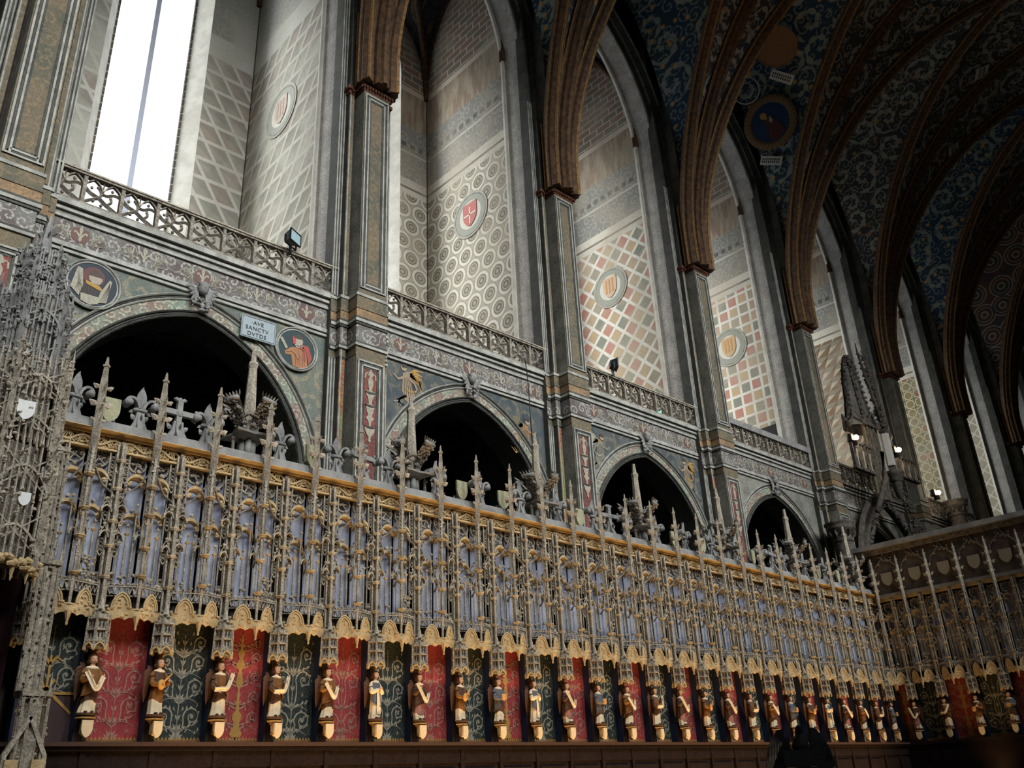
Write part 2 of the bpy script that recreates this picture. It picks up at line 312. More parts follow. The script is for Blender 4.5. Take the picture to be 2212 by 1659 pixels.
# fresco of the chapel side walls: a different diaper pattern in every bay, courses by height
def chapel_mat(k, axis):
    g = NG('chapel_fresco', 0.85, 0.2); p = g.pos(); o = g.xyz(p); s = o[axis]; t = o[2]; v = g.vec(s, t)
    cream = S(206, 196, 176); grey = S(120, 116, 108); red = S(178, 84, 72); grn = S(88, 104, 92); och = S(186, 150, 104)
    n = g.noise(p, 2.2, 5); n2 = g.noise(p, 14.0, 4)
    fr = lambda x: g.math('FRACT', x)
    def cells(a, b, sz, gap):
        u = g.math('DIVIDE', a, sz); w = g.math('DIVIDE', b, sz); fu = fr(u); fw = fr(w); i = g.math('FLOOR', u); j = g.math('FLOOR', w)
        inside = g.math('MULTIPLY', g.band(fu, gap, 1 - gap, .02), g.band(fw, gap, 1 - gap, .02)); return fu, fw, i, j, inside
    def tri(i, j, a=1.0, b=1.0):
        q = g.math('FRACT', g.math('DIVIDE', g.math('ADD', g.math('ADD', g.math('MULTIPLY', i, a), g.math('MULTIPLY', j, b)), 300.1), 3.0))
        return g.mix(g.math('GREATER_THAN', q, 0.66), g.mix(g.math('GREATER_THAN', q, 0.33), red, grn), och)
    if k == 1:
        fu, fw, i, j, ins = cells(g.math('ADD', s, g.math('MULTIPLY', t, 0.62)), t, 0.55, 0.09)
        base = g.mix(g.step(n, .4, .6), S(150, 140, 120), S(126, 122, 110)); base = g.mix(g.math('MULTIPLY', g.math('GREATER_THAN', g.noise(g.vec(i, j), 0.9, 0), .56), .35), base, S(150, 84, 70))
        base = g.mix(g.math('GREATER_THAN', g.math('ADD', fu, fw), 1.0), base, g.mix(.45, base, S(70, 68, 60))); pat = g.mix(ins, S(210, 205, 190), base)
    elif k == 2:
        sz = 0.62
        def ringset(os, ot):
            a = g.math('SUBTRACT', fr(g.math('DIVIDE', g.math('ADD', s, os), sz)), .5); b = g.math('SUBTRACT', fr(g.math('DIVIDE', g.math('ADD', t, ot), sz * 1.732)), .5)
            return g.math('SQRT', g.math('ADD', g.math('MULTIPLY', a, a), g.math('MULTIPLY', g.math('MULTIPLY', b, b), 3.0)))
        d = g.math('MINIMUM', ringset(0, 0), ringset(sz / 2, sz * .866)); pat = g.mix(g.step(n, .4, .6), S(112, 106, 92), S(134, 124, 104))
        pat = g.mix(g.band(d, .32, .46, .02), pat, S(222, 216, 200)); pat = g.mix(g.band(d, .0, .25, .02), pat, S(172, 164, 146)); pat = g.mix(g.band(d, .10, .17, .02), pat, S(104, 98, 88))
        pat = g.mix(g.math('GREATER_THAN', d, .485), pat, S(180, 172, 156))
    elif k in (3, 4):
        if k == 3:
            a = g.math('MULTIPLY', g.math('ADD', s, t), .7071); b = g.math('MULTIPLY', g.math('SUBTRACT', t, s), .7071); sz = .44
        else: a, b, sz = s, t, .42
        fu, fw, i, j, ins = cells(a, b, sz, .11); c = g.mix(g.math('MULTIPLY', n2, .5), tri(i, j, 1.0, 2.0 if k == 3 else 1.0), cream)
        c = g.mix(g.math('MULTIPLY', g.step(g.noise(p, .9, 3), .45, .62), .75), c, S(178, 160, 136)); pat = g.mix(ins, S(226, 222, 210), c)
    elif k == 5:
        fu, fw, i, j, ins = cells(g.math('ADD', s, g.math('MULTIPLY', t, .5)), t, 0.5, 0.0); f = g.math('GREATER_THAN', g.math('ADD', fu, fw), 1.0)
        pat = g.mix(f, S(120, 92, 68), S(188, 176, 150)); pat = g.mix(g.math('MULTIPLY', g.math('GREATER_THAN', fw, .6), .6), pat, S(84, 76, 66))
    elif k == 6:
        a = g.math('SUBTRACT', fr(g.math('DIVIDE', s, .42)), .5); b = g.math('SUBTRACT', fr(g.math('DIVIDE', t, .42)), .5); d = g.math('SQRT', g.math('ADD', g.math('MULTIPLY', a, a), g.math('MULTIPLY', b, b)))
        i = g.math('FLOOR', g.math('DIVIDE', s, .42)); j = g.math('FLOOR', g.math('DIVIDE', t, .42)); h = g.noise(g.vec(i, j), .37, 1)
        c = g.mix(g.math('GREATER_THAN', h, .56), g.mix(g.math('GREATER_THAN', h, .46), S(128, 116, 76), S(150, 130, 86)), S(150, 84, 62)); c = g.mix(g.math('LESS_THAN', h, .40), c, S(98, 110, 76))
        c = g.mix(g.math('MULTIPLY', n2, .5), c, S(112, 96, 64)); pat = g.mix(g.band(d, 0, .40, .02), S(104, 100, 72), c); pat = g.mix(g.band(d, .385, .475, .02), pat, S(214, 204, 164)); ax = g.math('MAXIMUM', g.math('ABSOLUTE', a), g.math('ABSOLUTE', b)); co = g.math('MINIMUM', g.math('ABSOLUTE', a), g.math('ABSOLUTE', b))
        pat = g.mix(g.band(co, .335, .37, .01), pat, S(214, 204, 164)); pat = g.mix(g.math('GREATER_THAN', co, .37), pat, S(92, 92, 66))
    else:
        fu, fw, i, j, ins = cells(g.math('ADD', s, t), g.math('SUBTRACT', t, s), .62, .07); pat = g.mix(ins, S(214, 208, 190), g.mix(g.math('GREATER_THAN', n2, .5), S(150, 148, 126), S(164, 152, 132)))
    # upper courses
    fres = g.mix(g.math('MULTIPLY', g.arab(v, 2.6), .6), S(136, 136, 130), S(186, 180, 166)); fig = g.mix(g.step(g.noise(g.vec(g.math('MULTIPLY', s, 5.0), g.math('MULTIPLY', t, .7)), 1.0, 3), .42, .6), S(146, 122, 104), S(176, 160, 136))
    br = g.node('ShaderNodeTexBrick'); g.put(br.inputs['Vector'], v); br.inputs['Scale'].default_value = 1.0; br.inputs['Brick Width'].default_value = .62; br.inputs['Row Height'].default_value = .26
    br.inputs['Mortar Size'].default_value = .024; br.inputs['Color1'].default_value = S(150, 118, 100); br.inputs['Color2'].default_value = S(120, 116, 104); br.inputs['Mortar'].default_value = S(206, 192, 170)
    if k == 1:
        col = g.mix(g.step(t, 17.55, 17.6), pat, S(206, 204, 194)); col = g.mix(g.step(t, 18.25, 18.3), col, fres)
    else:
        col = g.mix(g.step(t, 16.1, 16.14), pat, S(214, 206, 190)); col = g.mix(g.band(t, 16.32, 16.40), col, S(120, 112, 100)); col = g.mix(g.step(t, 16.66, 16.7), col, fres)
        col = g.mix(g.band(t, 17.62, 17.70), col, S(200, 194, 180)); den = g.math('GREATER_THAN', fr(g.math('MULTIPLY', s, 3.2)), .45); col = g.mix(g.math('MULTIPLY', g.band(t, 17.85, 18.02), den), col, S(90, 88, 82))
        col = g.mix(g.step(t, 18.6, 18.64), col, fig); col = g.mix(g.band(t, 20.0, 20.2), col, S(214, 200, 176)); col = g.mix(g.step(t, 20.2, 20.22), col, br.outputs[0])
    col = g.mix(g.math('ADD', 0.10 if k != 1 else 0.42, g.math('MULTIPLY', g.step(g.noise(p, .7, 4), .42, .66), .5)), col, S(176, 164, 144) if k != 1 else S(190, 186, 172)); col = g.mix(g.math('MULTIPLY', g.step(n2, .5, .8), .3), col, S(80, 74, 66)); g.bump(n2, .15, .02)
    return g.out(col)

# ================================================================== ARCHITECTURE
YA, YB, YC, HW = 13.25, 17.5, 4.0, 8.7        # arcade face, chapel back wall, nave axis, half nave
def hprof(t): return 15.0 + 10.0 * max(0.0, 1 - t * t) ** 0.6
def web_z(x, y, xc, hb):
    u = min(1.0, abs(y - YC) / HW); v = min(1.0, abs(x - xc) / hb); z = hprof(min(u, v))
    if u > v: z -= 0.9 * (u - v)
    return z
mb = MB(); mb.box(-9, 60, -9, 19, -1.75, -1.65, stone('choir_floor_stone', S(70, 62, 55), S(52, 46, 42), 1.0)); mb.build('floor', kind='structure')

def offset(path, d):      # offset an open XY polyline to its right-hand side (towards the nave)
    n = len(path); out = []
    for i in range(n):
        nn = []
        for a, b in ((i - 1, i), (i, i + 1)):
            if a >= 0 and b < n:
                dx = path[b][0] - path[a][0]; dy = path[b][1] - path[a][1]; L = math.hypot(dx, dy); nn.append((dy / L, -dx / L))
        if len(nn) == 1: o = nn[0]
        else:
            k = 1 + nn[0][0] * nn[1][0] + nn[0][1] * nn[1][1]; k = max(k, .3); o = ((nn[0][0] + nn[1][0]) / k, (nn[0][1] + nn[1][1]) / k)
        out.append((path[i][0] + o[0] * d, path[i][1] + o[1] * d))
    return out
HALFP = [(-.66, 13.40), (-.66, 13.12), (-.50, 13.12), (-.50, 12.98), (-.385, 12.98), (-.385, 13.06), (-.32, 13.06), (-.32, 12.70)]
PPLAN = HALFP + [(-x, y) for x, y in reversed(HALFP)]
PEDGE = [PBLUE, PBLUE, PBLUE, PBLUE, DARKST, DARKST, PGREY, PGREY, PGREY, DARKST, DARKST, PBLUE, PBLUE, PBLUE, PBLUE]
def skin_band(m, plan, z0, z1, mats, cap=False):
    vs = [(x, y, z0) for x, y in plan] + [(x, y, z1) for x, y in plan]; n = len(plan)
    for i in range(n - 1): m.add([vs[i], vs[i + 1], vs[n + i + 1], vs[n + i]], [(0, 1, 2, 3)], mats[i] if isinstance(mats, list) else mats)
    if cap:
        m.add([(x, y, z1) for x, y in plan], [tuple(range(n))], mats if not isinstance(mats, list) else mats[0]); m.add([(x, y, z0) for x, y in plan], [tuple(range(n - 1, -1, -1))], mats if not isinstance(mats, list) else mats[0])
def pier_parts():
    out = []
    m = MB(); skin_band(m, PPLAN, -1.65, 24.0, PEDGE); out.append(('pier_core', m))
    m = MB()
    for s in (-1, 1):
        for x in (.64, .585, .52): m.frus((s * x, 13.11), -1.65, 7.55, .018, .018, PLIGHT, 6); m.frus((s * x, 13.11), 8.9, 17.0, .018, .018, PLIGHT, 6)
        m.frus((s * .47, 12.975), -1.65, 14.0, .016, .016, PLIGHT, 6)
        m.box(s * .385 if s > 0 else -.495, .495 if s > 0 else -.385, 12.972, 12.985, -1.65, 7.5, PGREEN); m.box(s * .385 if s > 0 else -.495, .495 if s > 0 else -.385, 12.972, 12.985, 8.9, 13.9, PBROWN)
    out.append(('shaft_moulding', m))
    m = MB(); m.box(-.32, .32, 12.685, 12.70, 7.2, 13.95, PBROWN); m.box(-.32, .32, 12.685, 12.70, -1.65, 7.2, PBROWN)
    m.box(-.13, .13, 12.68, 12.70, -1.65, 7.32, PRED); m.box(.2, .32, 12.68, 12.70, -1.65, 7.5, PGREEN)
    out.append(('pilaster_panel', m))
    m = MB()
    for (z0, z1) in ((-1.65, 7.45), (8.98, 13.8)):
        for w, mt, d in ((.28, PLIGHT, .03), (.235, PBLUE, .02), (.195, PLIGHT, .025), (.155, PBLUE, .012)):
            w2 = w if w > .2 else w
            for s in (-1, 1): m.box(s * w - .016, s * w + .016, 12.685 - d, 12.70, z0, z1 - (.28 - w), mt)
            m.box(-w, w, 12.685 - d, 12.70, z1 - (.28 - w) - .032, z1 - (.28 - w), mt)
            if z0 > 0: m.box(-w, w, 12.685 - d, 12.70, z0 + (.28 - w), z0 + (.28 - w) + .032, mt)
    out.append(('panel_frame', m))
    m = MB(); fl = PPLAN[1:-1]
    for z0, z1, d, mt in ((7.55, 7.72, .012, PBROWN), (7.72, 7.77, .05, PLIGHT), (7.77, 7.82, .035, PBLUE), (7.82, 8.18, .018, FRIEZE), (8.18, 8.23, .04, PBLUE), (8.23, 8.29, .06, PLIGHT), (8.29, 8.34, .045, PBLUE), (8.34, 8.52, .03, TANST), (8.52, 8.56, .045, PBROWN), (8.56, 8.80, .022, PBROWN), (8.80, 8.86, .04, PLIGHT)):
        skin_band(m, offset(fl, d), z0, z1, mt, True)
    out.append(('entablature', m))
    m = MB(); RR = stone('red_brown_ring', S(112, 66, 44), S(80, 50, 38), 20.0)
    skin_band(m, offset(PPLAN[2:-2], .03), 13.88, 13.98, RR, True); skin_band(m, offset(PPLAN[2:-2], .07), 13.98, 14.06, RR, True)
    for a, b in zip(offset(PPLAN[3:-3], .075)[:-1], offset(PPLAN[3:-3], .075)[1:]):
        n = max(1, int(math.hypot(b[0] - a[0], b[1] - a[1]) / .07))
        for i in range(n): m.ball((a[0] + (b[0] - a[0]) * (i + .5) / n, a[1] + (b[1] - a[1]) * (i + .5) / n, 13.94), .028, .028, .035, RR, 5, 4)
    out.append(('capital_ring', m))
    m = MB()                                        # painted candelabrum on the red ground
    fr = lambda a, b, c: (a, 12.674 - c, b)
    prof = [(0, .01), (0.03, .03), (.10, .02), (.16, .07), (.22, .10), (.30, .11), (.32, .02), (.40, .03), (.47, .09), (.52, .04), (.60, .07), (.72, .10), (.76, .03), (.86, .05), (.95, .10), (1.0, .11), (1.02, .03), (1.12, .05), (1.22, .06), (1.3, .02), (1.38, .05), (1.44, .01)]
    m.plate([(w, 5.85 + z) for z, w in prof] + [(-w, 5.85 + z) for z, w in reversed(prof)], .008, SCR_PALE, fr)
    for z in (5.85 + .31, 5.85 + .99, 5.85 + .73): m.plate(arc_pts(0, z, .115, pi, 2 * pi, 8), .014, PBLUE, lambda a, b, c: (a, 12.668 - c, z + (b - z) * .35))
    for s in (-1, 1): m.ribbon([(s * .02, 7.16), (s * .07, 7.22), (s * .11, 7.2), (s * .12, 7.1)], .025, SCR_PALE, fr)
    out.append(('painted_candelabrum', m))
    return [(n, m.mesh(n)) for n, m in out]
PM = pier_parts()
for k in range(1, 10):
    p = empty('pillar', (PIER[k], 0, 0), kind='structure')
    for n, me in PM: link(n, me, p)

# ---- lower arcade and gallery front
def fleur_poly(s=1.0):
    half = [(0, .52), (.055, .40), (.075, .28), (.04, .16), (.035, .10), (.10, .16), (.16, .22), (.235, .22), (.26, .14), (.225, .08), (.19, .10), (.20, .14), (.17, .15), (.12, .06), (.09, .02), (.09, -.02), (.04, -.03), (.07, -.12), (0, -.22)]
    return [(x * s, z * s) for x, z in half] + [(-x * s, z * s) for x, z in reversed(half[1:-1])]
fleur_me = {}
m = MB(); m.plate(fleur_poly(.42), .012, SCR_PALE, lambda a, b, c: (a, -c, b - .03)); fleur_me['f'] = m.mesh('fleur_de_lis')
m = MB(); m.plate(arc_pts(0, 0, .145, 0, 2 * pi, 18)[:-1], .006, plain('dull_brown_roundel_paint', S(100, 72, 64)), lambda a, b, c: (a, -c, b)); fleur_me['r'] = m.mesh('roundel_ground')
m = MB()
for s in (-1, 1):
    for j in range(5):
        a = -.9 + .45 * j; m.ribbon([(s * .17, -.14), (s * (.2 + .03 * j), -.02 + .02 * j), (s * (.18 + .055 * j), .14 * cos(j * .4) - .03), (s * (.22 + .06 * j), .12 - .05 * j)], [.02, .03, .024, .005], SCR_PALE, lambda a, b, c: (a, -.007, b))
    m.ribbon([(s * .16, -.12)] + [(s * (.30 - .10 * cos(t)), -.02 + .09 * sin(t)) for t in (-2.2, -1.4, -.6, .2, 1.0, 1.8, 2.6, 3.3)], [.014] * 9, SCR_PALE, lambda a, b, c: (a, -.007, b))
fleur_me['l'] = m.mesh('leaf_spray')

def arc3(half, rise, zs, xc, y, n=12, off=0.0, low=None):
    a = [(xc + x, y, zs + z) for x, z in pointed(half, rise, n, off)]
    if low is not None: a = [(a[0][0], y, low)] + a + [(a[-1][0], y, low)]
    return a
ROLL = lambda q0, q1, p0, d: [(q0, p0), (q0 + (q1 - q0) * .15, p0 - d * .7), (q0 + (q1 - q0) * .5, p0 - d), (q0 + (q1 - q0) * .85, p0 - d * .7), (q1, p0), ((q0 + q1) / 2, p0 + .02)]
AH, AR, AZ = 2.1, 2.57, 5.0
def arcade(k, x0, x1):
    xc = (x0 + x1) / 2; L = x0 + .6; R = x1 - .6; half = min(AH, (R - L) / 2 - .22)
    root = empty('wall_arcade', (xc, YA, 0), kind='structure'); P = lambda a: [(x - xc, y - YA, z) for x, y, z in a]
    sp = SPAND if k == 1 else SPAND2 if k < 4 else PGREY
    m = MB(); ar = arc3(half, AR, AZ, xc, YA, 14, 0, -1.65); ol = [(L, YA, -1.65)] + [(max(L, min(R, x)), YA, 8.6) for x, y, z in ar[1:-1]] + [(R, YA, -1.65)]; ol[1] = (L, YA, AZ); ol.insert(2, (L, YA, 8.6)); ar.insert(1, ar[1])
    ol[-2] = (R, YA, 8.6); ol.insert(-1, (R, YA, AZ)); ar.insert(-1, ar[-2])
    a = P(ar); b = P(ol); n = len(a); m.add(a + b, [(i, i + 1, n + i + 1, n + i) for i in range(n - 1)], sp); m.build('spandrel', root)
    m = MB(); a2 = [(x, .62, z) for x, y, z in a]; m.add(a + a2, [(i, n + i, n + i + 1, i + 1) for i in range(n - 1)], PBLUE); m.build('arch_soffit', root)
    pth = P(arc3(half, AR, AZ, xc, YA, 16, 0, -1.65)); N = (0, 1, 0)
    m = MB()
    for q0, q1, d in ((0, .05, .05), (.05, .09, .03), (.09, .14, .06)): m.sweep(pth, ROLL(q0, q1, 0, d), N, PBLUE)
    m.build('inner_arch_moulding', root)
    m = MB(); m.sweep(pth, [(.14, -.015), (.32, -.015), (.32, .02), (.14, .02)], N, ARCHB); m.build('painted_arch_band', root)
    m = MB()
    for q0, q1, d, mt in ((.31, .355, .05, PLIGHT), (.355, .39, .03, PBLUE), (.39, .44, .07, PLIGHT)): m.sweep(pth, ROLL(q0, q1, 0, d), N, mt)
    m.build('outer_arch_moulding', root)
    w = (R - L) / 2
    m = MB()
    m.box(-w, w, -.03, .02, 8.16, 8.58, FRIEZE); m.build('frieze', root)
    m = MB()
    for z0, z1, d, mt in ((8.0, 8.045, .05, PLIGHT), (8.045, 8.08, .03, PBLUE), (8.08, 8.16, .06, PLIGHT), (8.58, 8.63, .07, PLIGHT), (8.63, 8.70, .05, PGREY), (8.70, 8.75, .10, PLIGHT), (8.75, 8.80, .08, PBLUE), (8.80, 8.90, .14, PLIGHT)): m.box(-w, w, -d, .05, z0, z1, mt)
    m.box(-w, w, .05, YB - YA, 8.62, 8.88, PGREY); m.build('string_course', root)
    nf = 5
    if k <= 4:
        for i in range(nf):
            x = -w + (i + .5) * 2 * w / nf
            for key, nm in (('r', 'roundel_ground'), ('f', 'fleur_de_lis'), ('l', 'leaf_spray')):
                if key == 'r' and i % 2: continue
                link(nm, fleur_me[key], root, (x, -.031, 8.37))
    m = MB(); z = AZ + AR + .42                          # winged cherub head over the keystone
    m.ball((0, -.12, z + .12), .10, .10, .13, DUST, 10, 7); m.ball((0, -.2, z + .10), .02, .03, .02, DUST, 6, 4)
    for s in (-1, 1):
        for j in range(5): m.leaf((s * .06, -.1, z + .02), (s * (.30 - .035 * j), -.12, z + .16 - .11 * j), .035, (0, -1, 0), DUST)
        m.ball((s * .05, -.16, z + .16), .05, .05, .05, DUST, 6, 4)
    for j in range(14): m.crumb((random.uniform(-.14, .14), -.13, z - .08 - random.random() * .25), .04, DUST)
    m.build('cherub_keystone', root)
    # lower chapel shell
    m = MB(); m.box(-w - .8, w + .8, 3.3, 3.4, -1.65, 8.7, SPAND2); m.box(-w - .1, -w, .3, 3.4, -1.65, 8.7, SPAND2); m.box(w, w + .1, .3, 3.4, -1.65, 8.7, SPAND2); m.build('lower_chapel_wall', root)
    return root
ARC = {k: arcade(k, a, b) for k, a, b in BAYS}

# roundels, plaque and painted figures of the nearest spandrels
def spot(root_k, x, z): return (x - (PIER[root_k] + PIER[root_k + 1]) / 2, .004, z)
def ring_mesh(R, mats, y=-.02):
    m = MB(); n = 36
    for r0, r1, mt, d in mats:
        p = [(cos(2 * pi * i / n), 0, sin(2 * pi * i / n)) for i in range(n)]
        vs = [(x * r0 * R, y, z * r0 * R) for x, _, z in p] + [(x * (r0 + r1) / 2 * R, y - d, z * (r0 + r1) / 2 * R) for x, _, z in p] + [(x * r1 * R, y, z * r1 * R) for x, _, z in p]
        m.add(vs, [(i + j * n, (i + 1) % n + j * n, (i + 1) % n + (j + 1) * n, i + (j + 1) * n) for j in (0, 1) for i in range(n)], mt, True)
    return m
FR = lambda y: (lambda a, b, c: (a, y - c, b))
m = MB(); m.plate(arc_pts(0, 0, .37, 0, 2 * pi, 30)[:-1], .004, plain('dark_blue_ground', S(44, 50, 58)), FR(-.01))
m.plate(arc_pts(.0, .14, .17, 0, 2 * pi, 18)[:-1], .004, plain('dull_red_halo', S(92, 60, 56)), FR(-.016)); m.plate(arc_pts(.03, .12, .105, 0, 2 * pi, 14)[:-1], .004, plain('painted_face', S(150, 136, 122)), FR(-.022))
m.plate([(-.16, .0), (-.06, .05), (.12, .03), (.17, -.1), (.14, -.22), (-.14, -.22), (-.2, -.1)], .004, plain('painted_dark_breastplate', S(52, 50, 48)), FR(-.022))
m.plate([(-.26, .24), (-.18, .22), (-.14, -.06), (-.18, -.26), (-.32, -.14)], .004, SCR_PALE, FR(-.026)); m.plate([(.24, .16), (.28, .14), (.24, -.26), (.10, -.30), (.13, -.1)], .004, SCR_PALE, FR(-.026))
m.plate([(-.16, -.2), (.14, -.2), (.12, -.32), (0, -.37), (-.14, -.33)], .004, SCR_PALE, FR(-.028)); m.plate([(-.12, .04), (.1, 0), (.16, -.06), (.12, -.08), (-.1, -.02)], .004, SCR_GOLD, FR(-.03))
LN = plain('painted_brown_line', S(74, 62, 52)); m.plate(arc_pts(.03, .16, .10, -.1, pi + .1, 12), .003, LN, FR(-.028)); m.plate([(-.06, .06), (.0, -.0), (.1, .02), (.12, .08), (.06, .04), (.0, .04)], .003, SCR_PALE, FR(-.032))
for j in range(5): m.ribbon([(-.24 + .02 * j, .2 - .06 * j), (-.22 + .012 * j, -.05), (-.26 + .03 * j, -.22)], [.004, .01, .004], LN, FR(-.031)); m.ribbon([(.14 + .025 * j, -.28), (.2 + .015 * j, -.08), (.25, .1)], [.004, .01, .004], LN, FR(-.031)); m.ribbon([(-.12 + .06 * j, -.0), (-.1 + .055 * j, -.18)], .008, LN, FR(-.027))
bust1 = m.mesh('painted_bust')
m = MB(); m.plate(arc_pts(0, 0, .37, 0, 2 * pi, 30)[:-1], .004, plain('dark_teal_ground', S(44, 58, 60)), FR(-.01))
OR = plain('painted_orange_robe', S(150, 104, 70)); RD = plain('painted_red_cloak', S(146, 70, 60))
m.plate([(-.24, -.1), (-.1, .02), (.06, .06), (.2, -.02), (.24, -.3), (.1, -.36), (-.06, -.35), (-.1, -.14), (-.22, -.16)], .004, OR, FR(-.016)); m.plate([(.1, .12), (.24, .12), (.32, -.1), (.26, -.26), (.2, -.02)], .004, RD, FR(-.02))
m.plate(arc_pts(.02, .17, .10, 0, 2 * pi, 14)[:-1], .004, plain('painted_grey_beard', S(150, 142, 126)), FR(-.022)); m.plate([(-.1, .22), (-.04, .26), (-.02, .1), (-.08, .08)], .004, plain('painted_scarlet', S(180, 72, 64)), FR(-.024)); m.plate([(-.36, .14), (-.3, .16), (-.18, -.02), (-.22, -.06)], .004, SCR_PALE, FR(-.024))
for j in range(6): m.ribbon([(-.04 + .04 * j, .03), (-.02 + .04 * j, -.16), (-.0 + .035 * j, -.33)], [.004, .014, .005], RD if j % 2 else LN, FR(-.0205))
m.plate(arc_pts(.02, .20, .095, .2, pi - .1, 10), .003, LN, FR(-.027)); m.ribbon([(-.06, .1), (.0, .04), (.08, .06), (.12, .1)], [.02, .03, .03, .01], SCR_PALE, FR(-.028)); m.ribbon([(-.2, -.1), (-.1, -.05), (0, -.1), (.04, -.2)], [.03, .05, .05, .03], OR, FR(-.029)); m.ribbon([(.06, .06), (.16, .0), (.18, -.2)], [.03, .04, .02], RD, FR(-.029))
bust2 = m.mesh('painted_bust')
for (x, z, bust, lb) in ((3.61, 7.57, bust1, 'round painted medallion of an armoured bust with dark red halo'), (7.23, 7.55, bust2, 'round painted medallion of a bearded man in orange beside the plaque')):
    md = empty('painted_medallion', (x, YA - .03, z), label=lb, cat='medallion', group='medallions above the nearest arch')
    ring_mesh(.43, [(.86, .92, PLIGHT, .02), (.92, .95, PBLUE, .01), (.95, 1.02, PLIGHT, .04)]).build('round_frame', md); link('painted_bust', bust, md)
m = MB(); m.box(-.33, .33, -.03, 0, -.215, .215, plain('pale_blue_plaque_paint', S(142, 152, 154), var=.15))
pl = empty('inscribed_plaque', (6.43, YA - .08, 7.67), label='pale blue inscribed tablet to the right of the nearest arch', cat='plaque'); m.build('tablet', pl)
m = MB()
for w, h in ((.31, .195),): m.bar([(-w, -.033, -h), (w, -.033, -h), (w, -.033, h), (-w, -.033, h)], .008, .006, (0, 1, 0), PBLUE, True)
m.build('painted_border', pl)
def text_mesh(c, parent, loc):       # letters as a mesh of their own
    tmp = bpy.data.objects.new('tmp', c); COL.objects.link(tmp); dg = bpy.context.evaluated_depsgraph_get()
    me = bpy.data.meshes.new_from_object(tmp.evaluated_get(dg)); bpy.data.objects.remove(tmp)
    o = link('lettering', me, parent, loc); o.rotation_euler = (pi / 2, 0, 0); return o
for i, tx in enumerate(('\u00b7AVE', 'SANCTV', 'DVTDS')):
    c = bpy.data.curves.new('lettering', 'FONT'); c.body = tx; c.size = .105; c.extrude = .001; c.align_x = 'CENTER'; c.space_character = 1.15; c.materials.append(INK)
    text_mesh(c, pl, (-.03, -.036, .065 - .115 * i))
def angel_fig(flip, c1, c2, c3):
    s = -1 if flip else 1; m = MB(); F = lambda y: (lambda a, b, c: (a * s, y - c, b))
    m.plate([(-.1, .28), (.02, .34), (.1, .2), (.14, .0), (.22, -.2), (.12, -.36), (-.05, -.3), (-.12, -.1)], .004, c1, F(-.01)); m.plate(arc_pts(-.08, .4, .075, 0, 2 * pi, 12)[:-1], .004, plain('painted_flesh', S(150, 130, 108)), F(-.014))
    for j in range(6): m.ribbon([(.05, .28), (.2 + .03 * j, .42 - .06 * j), (.42 - .01 * j, .44 - .11 * j)], [.05, .06, .01], c2, F(-.006))
    for j in range(5): m.ribbon([(-.02, -.2), (-.15 - .04 * j, -.3 - .02 * j), (-.25 + .1 * j, -.45)], [.06, .05, .02], c3, F(-.016))
    m.ribbon([(-.06, .2), (-.22, .12), (-.34, .2)], [.06, .05, .03], c1, F(-.018))
    HR = bpy.data.materials.get('painted_dark_line') or plain('painted_dark_line', S(62, 54, 46))
    m.plate(arc_pts(-.07, .43, .07, -.3, pi + .5, 10), .003, HR, F(-.019)); m.ribbon([(-.03, .3), (.05, .32), (.06, .25)], .03, c3, F(-.02))
    for j in range(6): m.ribbon([(-.06 + .03 * j, .2), (-.07 + .05 * j, .0), (-.06 + .055 * j, -.26)], [.006, .012, .004], HR, F(-.0195)); 
    for j in range(4): m.ribbon([(.08, -.2), (.16 + .05 * j, -.32 - .03 * j), (.2 + .08 * j, -.3)], [.05, .04, .01], c3, F(-.013))
    m.ribbon([(.06, .18), (.18, .12), (.24, .0), (.20, -.08)], [.05, .05, .04, .03], c1, F(-.021)); m.ribbon([(-.06, -.05), (.08, -.1), (.2, -.06)], [.02, .035, .02], c2, F(-.022))
    return m.mesh('painted_angel')
A1 = angel_fig(False, plain('painted_tan_robe', S(140, 122, 98)), SCR_GOLD, plain('painted_grey_drapery', S(130, 128, 122))); A2 = angel_fig(True, plain('painted_ochre_body', S(140, 108, 76)), plain('painted_olive', S(104, 98, 70)), plain('painted_ochre_drapery', S(150, 116, 72)))
A3 = angel_fig(True, plain('painted_grey_robe', S(120, 116, 104)), SCR_PALE, SCR_GOLD)
for k, x, z, me in ((2, 9.75, 7.5, A1), (2, 13.0, 7.15, A2), (3, 15.5, 7.35, A3), (3, 18.9, 7.4, A1), (1, 4.25, 7.35, None)):
    if me: link('painted_angel', me, ARC[k], spot(k, x, z))

